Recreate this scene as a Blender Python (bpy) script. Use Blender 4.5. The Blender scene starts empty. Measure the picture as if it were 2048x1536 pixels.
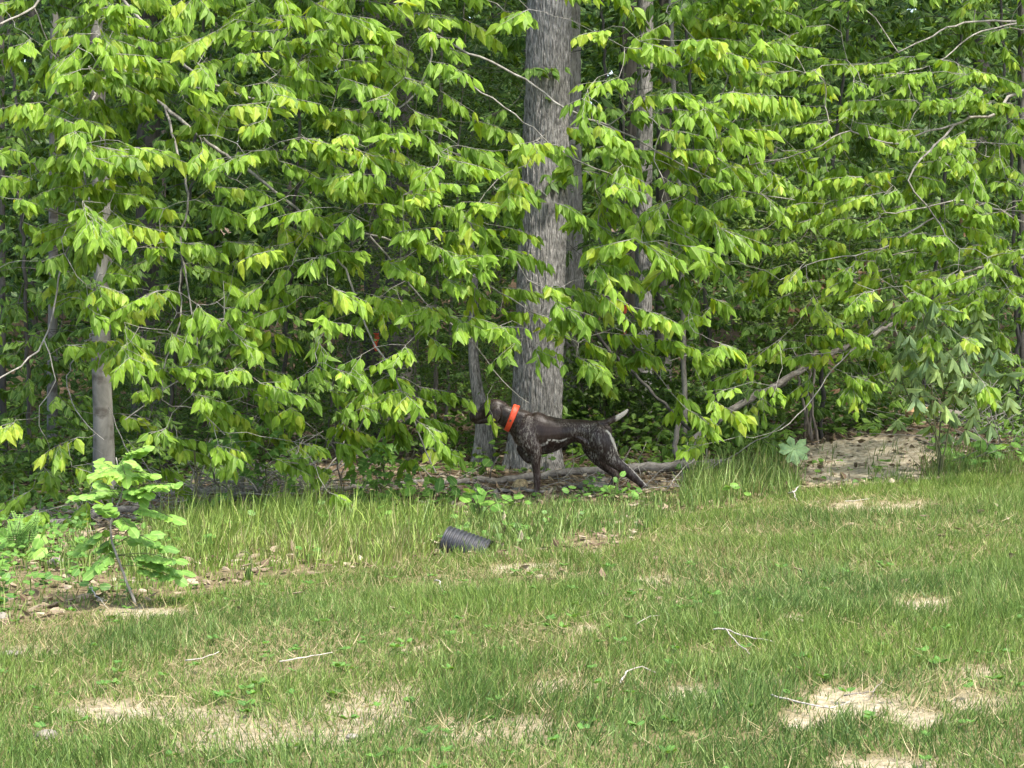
import bpy, math, random
import numpy as np
from mathutils import Vector, Euler

R = math.radians
SC = bpy.context.scene
C = SC.collection
rng = np.random.default_rng(7)
random.seed(7)

# ------------------------------------------------------------------ camera
FPX = 4200.0                       # focal length in photo pixels (photo is 2048 wide)
PITCH = math.atan((768 - 542) / FPX)
CAMZ = 1.6
cam_d = bpy.data.cameras.new('camera')
cam = bpy.data.objects.new('camera', cam_d)
C.objects.link(cam)
cam_d.sensor_width = 36.0
cam_d.lens = FPX / 2048 * 36.0
cam_d.clip_start = 0.1
cam_d.clip_end = 500
cam.location = (0, 0, CAMZ)
cam.rotation_euler = (R(90) - PITCH, 0, 0)
SC.camera = cam

# ------------------------------------------------------------------ light
SUN_EL, SUN_AZ = R(60), R(135)      # azimuth clockwise from +Y (camera looks along +Y)
w = bpy.data.worlds.new('World')
SC.world = w
w.use_nodes = True
nt = w.node_tree
bg = nt.nodes['Background']
sky = nt.nodes.new('ShaderNodeTexSky')
sky.sky_type = 'NISHITA'
sky.sun_disc = False
sky.sun_elevation = SUN_EL
sky.sun_rotation = SUN_AZ
sky.air_density = 1.0
sky.dust_density = 3.0
nt.links.new(sky.outputs[0], bg.inputs[0])
bg.inputs[1].default_value = 0.15
sun_d = bpy.data.lights.new('sun', 'SUN')
sun_d.energy = 2.6
sun_d.angle = R(5)
sun_d.color = (1.0, 0.95, 0.87)
sun = bpy.data.objects.new('sun', sun_d)
C.objects.link(sun)
sd = Vector((math.sin(SUN_AZ) * math.cos(SUN_EL), math.cos(SUN_AZ) * math.cos(SUN_EL), math.sin(SUN_EL)))
sun.rotation_euler = sd.to_track_quat('Z', 'Y').to_euler()
sun.location = (8, -6, 20)
SC.view_settings.view_transform = 'Standard'
SC.view_settings.look = 'None'
SC.view_settings.exposure = 1.74
SC.view_settings.gamma = 1.0
SC.cycles.max_bounces = 8
SC.cycles.diffuse_bounces = 4
SC.cycles.transmission_bounces = 6
SC.cycles.glossy_bounces = 2
SC.cycles.caustics_reflective = False
SC.cycles.caustics_refractive = False

# ------------------------------------------------------------------ noise
def _hash(ix, iy, iz, seed):
    h = (ix * 374761393 + iy * 668265263 + iz * 2147483647 + seed * 974634777) & 0xffffffff
    h = ((h ^ (h >> 13)) * 1274126177) & 0xffffffff
    h = ((h ^ (h >> 16)) * 2246822519) & 0xffffffff
    return ((h ^ (h >> 15)) & 0xffffff) / float(0xffffff)

def vnoise(x, y, z=None, s=1.0, seed=0):
    x = np.asarray(x, float) * s
    y = np.asarray(y, float) * s
    z = np.zeros_like(x) if z is None else np.asarray(z, float) * s
    ix, iy, iz = np.floor(x).astype(np.int64), np.floor(y).astype(np.int64), np.floor(z).astype(np.int64)
    fx, fy, fz = x - ix, y - iy, z - iz
    fx = fx * fx * (3 - 2 * fx); fy = fy * fy * (3 - 2 * fy); fz = fz * fz * (3 - 2 * fz)
    r = 0
    for a in (0, 1):
        for b in (0, 1):
            for c in (0, 1):
                r = r + _hash(ix + a, iy + b, iz + c, seed) * (fx if a else 1 - fx) * (fy if b else 1 - fy) * (fz if c else 1 - fz)
    return r

def fbm(x, y, z=None, s=1.0, seed=0, o=4):
    r, a, t = 0, 1.0, 0
    for k in range(o):
        r = r + a * vnoise(x, y, z, s * 2 ** k, seed + k * 17)
        t += a; a *= 0.5
    return r / t

def sstep(a, b, x):
    t = np.clip((np.asarray(x, float) - a) / (b - a), 0, 1)
    return t * t * (3 - 2 * t)

# ------------------------------------------------------------------ terrain
def hgt(x, y):
    x = np.asarray(x, float); y = np.asarray(y, float)
    z = 0.035 * 12 * np.tanh(x / 12)
    z = z + 0.05 * (fbm(x, y, s=0.45, seed=3, o=2) - 0.5)
    z = z + 0.17 * np.exp(-((x - 2.85) / 0.95) ** 2 - ((y - 16.6) / 0.55) ** 2)
    z = z + 0.16 * np.exp(-((x - 3.55) / 0.6) ** 2 - ((y - 16.9) / 0.6) ** 2)
    z = z - 0.10 * sstep(-1.2, -3.2, x) * sstep(13.0, 14.6, y)
    z = z + 0.07 * np.maximum(0, y - 26)
    z = z + 0.05 * (fbm(x, y, s=2.5, seed=5, o=2) - 0.5) * sstep(14.8, 16.5, y)
    return z

def hz(x, y):
    return float(hgt(np.array([x]), np.array([y]))[0])

def proj(x, y, z):
    dz = z - CAMZ
    f = y * math.cos(PITCH) - dz * math.sin(PITCH)
    u = y * math.sin(PITCH) + dz * math.cos(PITCH)
    return 1024 + FPX * x / f, 768 - FPX * u / f

def P(px, py, Y):
    """point at depth Y seen at photo pixel px, py"""
    a, b = (px - 1024) / FPX, (768 - py) / FPX
    dy = math.cos(PITCH) + b * math.sin(PITCH)
    dz = -math.sin(PITCH) + b * math.cos(PITCH)
    t = Y / dy
    return Vector((a * t, Y, CAMZ + dz * t))

def G(px, py):
    """point on the terrain seen at photo pixel px, py"""
    lo, hi = 3.0, 60.0
    for _ in range(40):
        m = (lo + hi) / 2
        p = P(px, py, m)
        if p.z > hz(p.x, p.y): lo = m
        else: hi = m
    p = P(px, py, (lo + hi) / 2)
    return Vector((p.x, p.y, hz(p.x, p.y)))

# ------------------------------------------------------------------ object helpers
def tag(o, label=None, cat=None, group=None, kind=None):
    if label: o['label'] = label
    if cat: o['category'] = cat
    if group: o['group'] = group
    if kind: o['kind'] = kind
    return o

def empty(name, loc, label=None, cat=None, group=None):
    o = bpy.data.objects.new(name, None)
    o.empty_display_size = 0.1
    C.objects.link(o)
    o.location = loc
    return tag(o, label, cat, group)

class Geo:
    """collects geometry and links it as one mesh object"""
    def __init__(s):
        s.v, s.f, s.n, s.r, s.t, s.k = [], [], [], [], [], 0
    def add(s, v, loops, sizes, rnd, tone=0.0):
        v = np.asarray(v, np.float32).reshape(-1, 3)
        s.v.append(v); s.f.append(np.asarray(loops, np.int64) + s.k); s.n.append(np.asarray(sizes, np.int32))
        s.r.append(np.broadcast_to(np.asarray(rnd, np.float32), (len(v),)))
        s.t.append(np.broadcast_to(np.asarray(tone, np.float32), (len(v),)))
        s.k += len(v)
    def build(s, name, mat, parent=None, smooth=True):
        me = bpy.data.meshes.new(name)
        v = np.concatenate(s.v); f = np.concatenate(s.f).astype(np.int32); n = np.concatenate(s.n)
        o = bpy.data.objects.new(name, me)
        if parent is not None:
            o.parent = parent
            v = v - np.array(parent.location, np.float32)
        me.vertices.add(len(v)); me.vertices.foreach_set('co', v.ravel())
        me.loops.add(len(f)); me.loops.foreach_set('vertex_index', f)
        me.polygons.add(len(n))
        st = np.zeros(len(n), np.int32); st[1:] = np.cumsum(n)[:-1]
        me.polygons.foreach_set('loop_start', st)
        me.polygons.foreach_set('use_smooth', np.full(len(n), smooth))
        for nm, arr in (('rnd', s.r), ('tone', s.t)):
            at = me.attributes.new(nm, 'FLOAT', 'POINT')
            at.data.foreach_set('value', np.concatenate(arr).astype(np.float32))
        me.update(calc_edges=True)
        me.materials.append(mat)
        C.objects.link(o)
        return o

def nrm(a):
    return a / np.maximum(np.linalg.norm(a, axis=-1, keepdims=True), 1e-9)

# leaf templates: (t along midrib, u across, h lift); loops; sizes
def leaf_full(w1=.37, w2=.5, w3=.24, fold=.5, droop=.2):
    mt = [0, .33, .66, 1.0]
    st = [(.16, w1), (.43, w2), (.74, w3)]
    v, loops, sizes = [], [], []
    for sgn in (1, -1):
        b = len(v)
        for t in mt: v.append((t, 0, -droop * t * t))
        for t, u in st: v.append((t, sgn * u, -droop * t * t - fold * u * .5))
        fs = [(0, 1, 4), (1, 2, 5, 4), (2, 3, 6, 5)] if sgn < 0 else [(0, 4, 1), (1, 4, 5, 2), (2, 5, 6, 3)]
        for q in fs:
            loops += [b + i for i in q]; sizes.append(len(q))
    return np.array(v), np.array(loops), np.array(sizes)
LEAF = leaf_full()
OVAL = leaf_full(.42, .5, .44, .18, .1)
LONG = leaf_full(.2, .5, .42, .6, .2)
DIAM = (np.array([(0, 0, 0), (.45, .5, -.12), (1, 0, -.1), (.45, -.5, -.12)]), np.array([0, 2, 1, 0, 3, 2]), np.array([3, 3]))
def star():
    v = [(0, 0, 0)]; n = 5
    for k in range(n):
        a = -2.2 + 4.4 * k / (n - 1)
        r = 1.0 if k == 2 else (.9 if k in (1, 3) else .65)
        v.append((.15 + .62 * r * math.cos(a), .75 * r * math.sin(a), -.10 * r))
        if k < n - 1:
            a2 = a + 2.2 / (n - 1)
            v.append((.15 + .30 * math.cos(a2), .34 * math.sin(a2), -.01))
    lp, sz = [], []
    for k in range(1, len(v) - 1):
        lp += [0, k, k + 1]; sz.append(3)
    return np.array(v), np.array(lp), np.array(sz)
STAR = star()

def scatter(geo, T, p, a, n, L, W, rnd, tone=None):
    p = np.asarray(p, float).reshape(-1, 3); N = len(p)
    if N == 0: return
    a = nrm(np.asarray(a, float).reshape(-1, 3))
    n = np.asarray(n, float).reshape(-1, 3)
    n = nrm(n - a * (n * a).sum(1, keepdims=True))
    s = np.cross(a, n)
    L = np.broadcast_to(np.asarray(L, float), (N,)); W = np.broadcast_to(np.asarray(W, float), (N,))
    tv, tl, ts = T
    v = (p[:, None] + a[:, None] * (tv[None, :, 0:1] * L[:, None, None]) + s[:, None] * (tv[None, :, 1:2] * W[:, None, None])
         + n[:, None] * (tv[None, :, 2:3] * L[:, None, None]))
    k = len(tv)
    loops = (tl[None, :] + (np.arange(N) * k)[:, None]).ravel()
    geo.add(v.reshape(-1, 3), loops, np.tile(ts, N), np.repeat(np.broadcast_to(rnd, (N,)), k),
            np.repeat(np.broadcast_to(np.asarray(tone, float), (N,)), k) if tone is not None else np.tile(np.abs(tv[:, 1]) * 2, N))

def tube(geo, pts, rad, sides=6, rnd=0.5, cap=True, flat=None):
    pts = np.asarray([tuple(q) for q in pts], float); m = len(pts)
    rad = np.broadcast_to(np.asarray(rad, float), (m,))
    d = np.zeros_like(pts); d[1:-1] = pts[2:] - pts[:-2]; d[0] = pts[1] - pts[0]; d[-1] = pts[-1] - pts[-2]
    d = nrm(d)
    ref = np.array([0, 0, 1.0]) if abs(d[0][2]) < .9 else np.array([1.0, 0, 0])
    u = np.zeros_like(d)
    for i in range(m):
        q = ref - d[i] * ref.dot(d[i]); q /= max(np.linalg.norm(q), 1e-9); u[i] = q; ref = q
    w_ = np.cross(d, u)
    a = np.arange(sides) * 2 * math.pi / sides
    ca, sa = np.cos(a), np.sin(a)
    v = pts[:, None] + (u[:, None] * ca[None, :, None] + w_[:, None] * sa[None, :, None]) * rad[:, None, None]
    i = np.arange(m - 1)[:, None] * sides; j = np.arange(sides)[None]
    j2 = (j + 1) % sides
    q = np.stack([i + j, i + j2, i + sides + j2, i + sides + j], -1).reshape(-1)
    loops = q; sizes = np.full((m - 1) * sides, 4)
    if cap:
        loops = np.concatenate([loops, np.arange(sides)[::-1], (m - 1) * sides + np.arange(sides)])
        sizes = np.concatenate([sizes, [sides, sides]])
    geo.add(v.reshape(-1, 3), loops, sizes, rnd)

def smooth_path(pts, step=0.08, jit=0.0):
    """Catmull-Rom through points"""
    p = [np.array(tuple(q), float) for q in pts]
    p = [2 * p[0] - p[1]] + p + [2 * p[-1] - p[-2]]
    out = []
    for i in range(1, len(p) - 2):
        n = max(2, int(np.linalg.norm(p[i + 1] - p[i]) / step))
        for k in range(n):
            t = k / n
            q = .5 * ((2 * p[i]) + (-p[i - 1] + p[i + 1]) * t + (2 * p[i - 1] - 5 * p[i] + 4 * p[i + 1] - p[i + 2]) * t * t
                      + (-p[i - 1] + 3 * p[i] - 3 * p[i + 1] + p[i + 2]) * t ** 3)
            out.append(q + rng.normal(0, jit, 3) if jit else q)
    out.append(p[-2])
    return np.array(out)

# ------------------------------------------------------------------ materials
def srgb(r, g, b):
    f = lambda c: (c / 255 / 12.92) if c / 255 <= .04045 else ((c / 255 + .055) / 1.055) ** 2.4
    return (f(r), f(g), f(b), 1)

def newmat(name):
    m = bpy.data.materials.new(name); m.use_nodes = True
    return m, m.node_tree.nodes, m.node_tree.links, m.node_tree.nodes['Principled BSDF']

def ramp(N, stops):
    r = N.new('ShaderNodeValToRGB')
    e = r.color_ramp.elements
    while len(e) < len(stops): e.new(0.5)
    for k, (p, c) in enumerate(stops):
        e[k].position = p; e[k].color = (c[0], c[1], c[2], 1)
    return r

def leaf_mat(name, stops, trans=.4, tmul=(1.5, 1.35, .5), rough=.5, spec=.24, vein=True):
    m, N, L, b = newmat(name)
    at = N.new('ShaderNodeAttribute'); at.attribute_name = 'rnd'
    r = ramp(N, stops)
    L.new(at.outputs['Fac'], r.inputs[0])
    # blotchy natural variation over each leaf
    tc = N.new('ShaderNodeTexCoord'); no = N.new('ShaderNodeTexNoise'); no.inputs['Scale'].default_value = 30
    L.new(tc.outputs['Object'], no.inputs['Vector'])
    mp = N.new('ShaderNodeMapRange'); mp.inputs['From Min'].default_value = .3; mp.inputs['From Max'].default_value = .7
    mp.inputs['To Min'].default_value = .74; mp.inputs['To Max'].default_value = 1.22
    L.new(no.outputs[0], mp.inputs[0])
    mu = N.new('ShaderNodeVectorMath'); mu.operation = 'SCALE'
    L.new(r.outputs[0], mu.inputs[0]); L.new(mp.outputs[0], mu.inputs['Scale'])
    if vein:   # paler midrib: 'tone' runs from 0 on the midrib to 1 at the leaf edge
        t2 = N.new('ShaderNodeAttribute'); t2.attribute_name = 'tone'
        mr = N.new('ShaderNodeMapRange'); mr.inputs['From Min'].default_value = .05; mr.inputs['From Max'].default_value = .13
        mr.inputs['To Min'].default_value = .3; mr.inputs['To Max'].default_value = 0
        L.new(t2.outputs['Fac'], mr.inputs[0])
        vx = N.new('ShaderNodeMixRGB'); vx.inputs[2].default_value = (.42, .50, .18, 1)
        L.new(mr.outputs[0], vx.inputs[0]); L.new(mu.outputs[0], vx.inputs[1]); mu = vx
    L.new(mu.outputs[0], b.inputs['Base Color'])
    b.inputs['Roughness'].default_value = rough
    b.inputs['Specular IOR Level'].default_value = spec
    tr = N.new('ShaderNodeBsdfTranslucent')
    m2 = N.new('ShaderNodeVectorMath'); m2.operation = 'MULTIPLY'; m2.inputs[1].default_value = tmul
    L.new(mu.outputs[0], m2.inputs[0]); L.new(m2.outputs[0], tr.inputs[0])
    mx = N.new('ShaderNodeMixShader'); mx.inputs[0].default_value = trans
    L.new(b.outputs[0], mx.inputs[1]); L.new(tr.outputs[0], mx.inputs[2])
    L.new(mx.outputs[0], N['Material Output'].inputs[0])
    return m

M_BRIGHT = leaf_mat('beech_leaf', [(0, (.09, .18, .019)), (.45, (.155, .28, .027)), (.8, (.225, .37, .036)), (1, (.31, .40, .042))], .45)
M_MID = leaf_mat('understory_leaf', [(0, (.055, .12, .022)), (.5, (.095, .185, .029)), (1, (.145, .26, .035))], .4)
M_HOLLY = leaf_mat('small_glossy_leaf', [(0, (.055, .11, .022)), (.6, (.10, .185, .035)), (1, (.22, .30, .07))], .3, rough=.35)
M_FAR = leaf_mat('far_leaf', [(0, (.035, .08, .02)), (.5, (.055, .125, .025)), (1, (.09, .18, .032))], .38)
M_COOL = leaf_mat('hickory_leaf', [(0, (.12, .20, .085)), (.5, (.20, .30, .13)), (1, (.31, .42, .13))], .35)
M_LIME = leaf_mat('sapling_leaf', [(0, (.09, .20, .05)), (.5, (.16, .31, .06)), (1, (.24, .42, .07))], .35)
M_UMBR = leaf_mat('umbrella_leaf', [(0, (.16, .30, .12)), (1, (.30, .46, .22))], .3)
M_MAPLE = leaf_mat('star_leaf', [(0, (.06, .15, .03)), (.5, (.10, .22, .04)), (1, (.16, .31, .05))], .35)
M_DEAD = leaf_mat('dead_leaf', [(0, (.07, .045, .03)), (.35, (.15, .105, .07)), (.75, (.27, .215, .15)), (1, (.40, .34, .25))], .1, (1, 1, 1), .8, .1)
M_RUST = leaf_mat('rust_leaf', [(0, (.14, .075, .045)), (1, (.30, .19, .12))], .3, (1, 1, 1), .8, .1)

def grass_mat():
    m, N, L, b = newmat('grass_blade')
    at = N.new('ShaderNodeAttribute'); at.attribute_name = 'rnd'
    tn = N.new('ShaderNodeAttribute'); tn.attribute_name = 'tone'
    g = ramp(N, [(0, (.058, .112, .026)), (.35, (.105, .185, .042)), (.7, (.18, .265, .07)), (1, (.31, .385, .15))])
    s = ramp(N, [(0, (.15, .12, .05)), (.5, (.30, .25, .12)), (1, (.45, .38, .22))])
    y = ramp(N, [(0, (.11, .19, .03)), (1, (.29, .38, .07))])
    L.new(at.outputs['Fac'], g.inputs[0]); L.new(at.outputs['Fac'], s.inputs[0]); L.new(at.outputs['Fac'], y.inputs[0])
    # tone 0 green .. 1 yellow-green .. 2 straw
    m1 = N.new('ShaderNodeMixRGB'); m2 = N.new('ShaderNodeMixRGB')
    c1 = N.new('ShaderNodeClamp'); L.new(tn.outputs['Fac'], c1.inputs[0])
    s1 = N.new('ShaderNodeMath'); s1.operation = 'SUBTRACT'; s1.inputs[1].default_value = 1; s1.use_clamp = True
    L.new(tn.outputs['Fac'], s1.inputs[0])
    L.new(c1.outputs[0], m1.inputs[0]); L.new(g.outputs[0], m1.inputs[1]); L.new(y.outputs[0], m1.inputs[2])
    L.new(s1.outputs[0], m2.inputs[0]); L.new(m1.outputs[0], m2.inputs[1]); L.new(s.outputs[0], m2.inputs[2])
    L.new(m2.outputs[0], b.inputs['Base Color'])
    b.inputs['Roughness'].default_value = .5; b.inputs['Specular IOR Level'].default_value = .3
    tr = N.new('ShaderNodeBsdfTranslucent'); L.new(m2.outputs[0], tr.inputs[0])
    mx = N.new('ShaderNodeMixShader'); mx.inputs[0].default_value = .3
    L.new(b.outputs[0], mx.inputs[1]); L.new(tr.outputs[0], mx.inputs[2])
    L.new(mx.outputs[0], N['Material Output'].inputs[0])
    return m
M_GRASS = grass_mat()

def bark_mat(name, dark, light, scale=14, stretch=.12, bump=.6, lichen=None, lo=.35, hi=.65):
    m, N, L, b = newmat(name)
    tc = N.new('ShaderNodeTexCoord'); mp = N.new('ShaderNodeMapping')
    mp.inputs['Scale'].default_value = (1, 1, stretch)
    L.new(tc.outputs['Object'], mp.inputs[0])
    no = N.new('ShaderNodeTexNoise'); no.inputs['Scale'].default_value = scale; no.inputs['Detail'].default_value = 6
    no.inputs['Roughness'].default_value = .65; no.inputs['Distortion'].default_value = .6
    L.new(mp.outputs[0], no.inputs['Vector'])
    r = ramp(N, [(lo, dark), (hi, light)])
    L.new(no.outputs[0], r.inputs[0])
    out = r.outputs[0]
    if lichen:
        n2 = N.new('ShaderNodeTexNoise'); n2.inputs['Scale'].default_value = 5; n2.inputs['Detail'].default_value = 5
        L.new(tc.outputs['Object'], n2.inputs['Vector'])
        r2 = ramp(N, [(.55, (0, 0, 0)), (.63, (1, 1, 1))]); L.new(n2.outputs[0], r2.inputs[0])
        mx = N.new('ShaderNodeMixRGB'); mx.inputs[2].default_value = (*lichen, 1)
        L.new(r2.outputs[0], mx.inputs[0]); L.new(out, mx.inputs[1]); out = mx.outputs[0]
    L.new(out, b.inputs['Base Color'])
    b.inputs['Roughness'].default_value = .85; b.inputs['Specular IOR Level'].default_value = .2
    bp = N.new('ShaderNodeBump'); bp.inputs['Strength'].default_value = bump; bp.inputs['Distance'].default_value = .02
    L.new(no.outputs[0], bp.inputs['Height']); L.new(bp.outputs[0], b.inputs['Normal'])
    return m
M_BARK = bark_mat('ridged_bark', (.09, .086, .078), (.37, .355, .33), 75, .2, 1.0, None, .38, .62)
M_PALE = bark_mat('pale_furrowed_bark', (.17, .155, .14), (.46, .43, .40), 46, .24, .9)
M_SMOOTH = bark_mat('smooth_beech_bark', (.13, .125, .108), (.26, .25, .22), 7, .5, .25, lichen=(.10, .09, .075))
M_DARKB = bark_mat('dark_bark', (.045, .042, .036), (.13, .122, .108), 16, .12, .6)
M_TWIG = bark_mat('pale_twig_bark', (.13, .12, .10), (.34, .32, .285), 22, .4, .3)
M_TWIGD = bark_mat('grey_twig_bark', (.12, .10, .085), (.27, .24, .21), 22, .4, .3)
M_LOG = bark_mat('weathered_wood', (.11, .095, .08), (.31, .285, .25), 12, 1, .6)
M_STICK = bark_mat('bleached_stick', (.26, .23, .19), (.50, .46, .40), 30, 1, .3)
M_STEM = bark_mat('green_stem', (.06, .07, .03), (.12, .12, .06), 20, .4, .2)

def plain(name, col, rough=.6, spec=.4, nz=None):
    m, N, L, b = newmat(name)
    b.inputs['Roughness'].default_value = rough; b.inputs['Specular IOR Level'].default_value = spec
    sc, amt = nz or (20, .25)
    tc = N.new('ShaderNodeTexCoord'); no = N.new('ShaderNodeTexNoise'); no.inputs['Scale'].default_value = sc
    no.inputs['Detail'].default_value = 5
    L.new(tc.outputs['Object'], no.inputs['Vector'])
    r = ramp(N, [(.3, [c * (1 - amt) for c in col]), (.7, [min(1, c * (1 + amt)) for c in col])])
    L.new(no.outputs[0], r.inputs[0]); L.new(r.outputs[0], b.inputs['Base Color'])
    bp = N.new('ShaderNodeBump'); bp.inputs['Strength'].default_value = .4; bp.inputs['Distance'].default_value = .01
    L.new(no.outputs[0], bp.inputs['Height']); L.new(bp.outputs[0], b.inputs['Normal'])
    return m

# ------------------------------------------------------------------ zones (plan of the place, described along the sight lines)
EX, EY = zip(*[(-600, 1330), (0, 1255), (270, 1212), (500, 1172), (700, 1132), (1000, 1118), (1250, 1092), (1330, 1050), (1500, 1005), (1800, 968), (2048, 952), (2600, 930)])
TX, TY = zip(*[(-600, 1090), (0, 1085), (120, 1110), (210, 1090), (340, 1040), (500, 1022), (700, 1008), (900, 1012), (1050, 1003), (1250, 990), (1400, 955), (1560, 925), (1600, 975), (1840, 950), (1900, 930), (2048, 935), (2600, 900)])
SOIL = [(1700, 1405, 110, 30, 1), (1600, 1440, 60, 18, 1), (220, 1425, 80, 22, .62), (330, 1455, 40, 12, .55), (1850, 1440, 50, 20, .6), (1590, 1236, 30, 11, .75),
        (1870, 1212, 80, 12, .7), (1180, 1090, 50, 16, 1.), (1740, 1012, 140, 9, .8), (1050, 1136, 110, 9, .55), (1310, 1165, 60, 10, .5),
        (1110, 1370, 80, 15, .6), (1370, 1388, 70, 14, .8), (820, 1296, 40, 8, .45), (500, 1345, 90, 14, .32), (300, 1400, 60, 14, .3),
        (1780, 1530, 130, 16, .8), (1170, 1262, 50, 10, .4), (260, 1222, 90, 12, .9), (700, 1480, 34, 14, .6), (1960, 1340, 60, 16, .5), (1950, 1405, 80, 18, .5), (90, 1480, 50, 14, .5), (60, 1300, 70, 14, .5), (620, 1395, 60, 12, .4)]
BROWN = [(500, 1320, 230, 50, .7), (300, 1370, 200, 40, .45), (1330, 1120, 170, 36, .8), (1500, 1060, 200, 22, .7), (1750, 1060, 250, 30, .5), (900, 1150, 300, 18, .9), (1100, 1290, 150, 40, .8),
         (60, 1270, 130, 50, .9), (1150, 1380, 160, 40, .8), (750, 1000 + 180, 200, 16, .6), (1900, 1380, 160, 40, .6), (1720, 1015, 240, 16, 1.0)]

def blob(px, py, L_):
    r = np.zeros_like(px)
    for cx, cy, rx, ry, k in L_:
        d = ((px - cx) / rx) ** 2 + ((py - cy) / ry) ** 2
        r = np.maximum(r, k * np.exp(-d * d * .7))
    return r

def zones(x, y):
    z = hgt(x, y)
    yy = np.maximum(y, 4.0)
    px, py = proj(x, yy, z)
    n1 = fbm(x, y, s=2.2, seed=21, o=3); n2 = fbm(x, y, s=6, seed=31, o=3)
    e = np.interp(px, EX, EY) + (n1 - .5) * 26
    t = np.interp(px, TX, TY) + (n1 - .5) * 30
    lawn = sstep(-5, 5, py - e)
    lawn = np.where(y < 6.5, 1.0, lawn)
    wx, wy = px + (n1 - .5) * 110, py + (n2 - .5) * 34
    n3 = fbm(x, y, s=13, seed=41, o=3)
    soil = np.clip((blob(wx, wy, SOIL) * 1.1 * (.35 + 1.3 * n2) - .35 * (n3 - .2)) * 1.35, 0, 1) * np.where(y < 19, 1, 0)
    # scattered thin spots
    thin = sstep(.60, .74, fbm(x, y, s=1.1, seed=77, o=4)) * sstep(9.5, 7.5, y)
    soil = np.maximum(soil, thin * .75)
    brown = np.clip(blob(wx, wy, BROWN) + .6 * sstep(.52, .72, fbm(x, y, s=.9, seed=51, o=3)), 0, 1)
    strip = (1 - lawn) * sstep(-6, 8, py - t)
    sand = np.exp(-((px - 1745) / 165) ** 4) * sstep(860, 885, py) * sstep(985, 960, py) * sstep(14.6, 15.2, y) * sstep(18.5, 17.5, y)
    return px, py, lawn, strip, soil, brown, sand, n1, n2

# ------------------------------------------------------------------ ground sheet
def make_ground():
    xs = np.concatenate([[-300, -150, -80, -40, -20, -12, -9, -7.5], np.arange(-6.5, 6.51, .05), [7.5, 9, 12, 20, 40, 80, 150, 300]])
    ys = np.concatenate([[-120, -60, -30, -15, -6, 0, 2.5, 4, 5], np.arange(5.5, 19.01, .05), np.arange(19.5, 30, .5), [32, 36, 42, 50, 60, 80, 120, 200]])
    X, Y = np.meshgrid(xs, ys)
    x, y = X.ravel(), Y.ravel()
    z = hgt(x, y)
    px, py, lawn, strip, soil, brown, sand, n1, n2 = zones(x, y)
    z = z + lawn * 0 - .012 * soil * lawn + .035 * sand * (fbm(x, y, s=7, seed=9, o=3) - .4)
    nx, ny = len(xs), len(ys)
    i = (np.arange(ny - 1)[:, None] * nx + np.arange(nx - 1)[None]).ravel()
    q = np.stack([i, i + 1, i + nx + 1, i + nx], -1).ravel()
    g = Geo()
    bare = np.clip(np.maximum(soil * lawn * .7, sand), 0, 1)
    g.add(np.stack([x, y, z], -1), q, np.full(len(i), 4), lawn + (1 - lawn) * strip * .6, bare)
    m, N, L, b = newmat('ground_soil_and_thatch')
    tc = N.new('ShaderNodeTexCoord')
    a1 = N.new('ShaderNodeAttribute'); a1.attribute_name = 'rnd'
    a2 = N.new('ShaderNodeAttribute'); a2.attribute_name = 'tone'
    no = N.new('ShaderNodeTexNoise'); no.inputs['Scale'].default_value = 26; no.inputs['Detail'].default_value = 8; no.inputs['Roughness'].default_value = .7
    L.new(tc.outputs['Object'], no.inputs['Vector'])
    nf = N.new('ShaderNodeTexNoise'); nf.inputs['Scale'].default_value = 3; nf.inputs['Detail'].default_value = 6
    L.new(tc.outputs['Object'], nf.inputs['Vector'])
    th = ramp(N, [(.3, (.06, .065, .025)), (.5, (.15, .13, .06)), (.72, (.28, .23, .13))])
    fl = ramp(N, [(.3, (.04, .03, .02)), (.5, (.12, .085, .055)), (.7, (.26, .19, .12))])
    so = ramp(N, [(.3, (.20, .16, .10)), (.5, (.41, .35, .245)), (.7, (.61, .54, .42))])
    for r in (th, fl, so): L.new(no.outputs[0], r.inputs[0])
    m1 = N.new('ShaderNodeMixRGB'); L.new(a1.outputs['Fac'], m1.inputs[0]); L.new(fl.outputs[0], m1.inputs[1]); L.new(th.outputs[0], m1.inputs[2])
    m2 = N.new('ShaderNodeMixRGB'); L.new(a2.outputs['Fac'], m2.inputs[0]); L.new(m1.outputs[0], m2.inputs[1]); L.new(so.outputs[0], m2.inputs[2])
    L.new(m2.outputs[0], b.inputs['Base Color'])
    b.inputs['Roughness'].default_value = .95; b.inputs['Specular IOR Level'].default_value = .1
    bp = N.new('ShaderNodeBump'); bp.inputs['Strength'].default_value = .8; bp.inputs['Distance'].default_value = .02
    L.new(no.outputs[0], bp.inputs['Height']); L.new(bp.outputs[0], b.inputs['Normal'])
    o = g.build('ground', m)
    tag(o, kind='structure')
make_ground()
# ------------------------------------------------------------------ woody network
UP = np.array([0, 0, 1.0])

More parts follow.
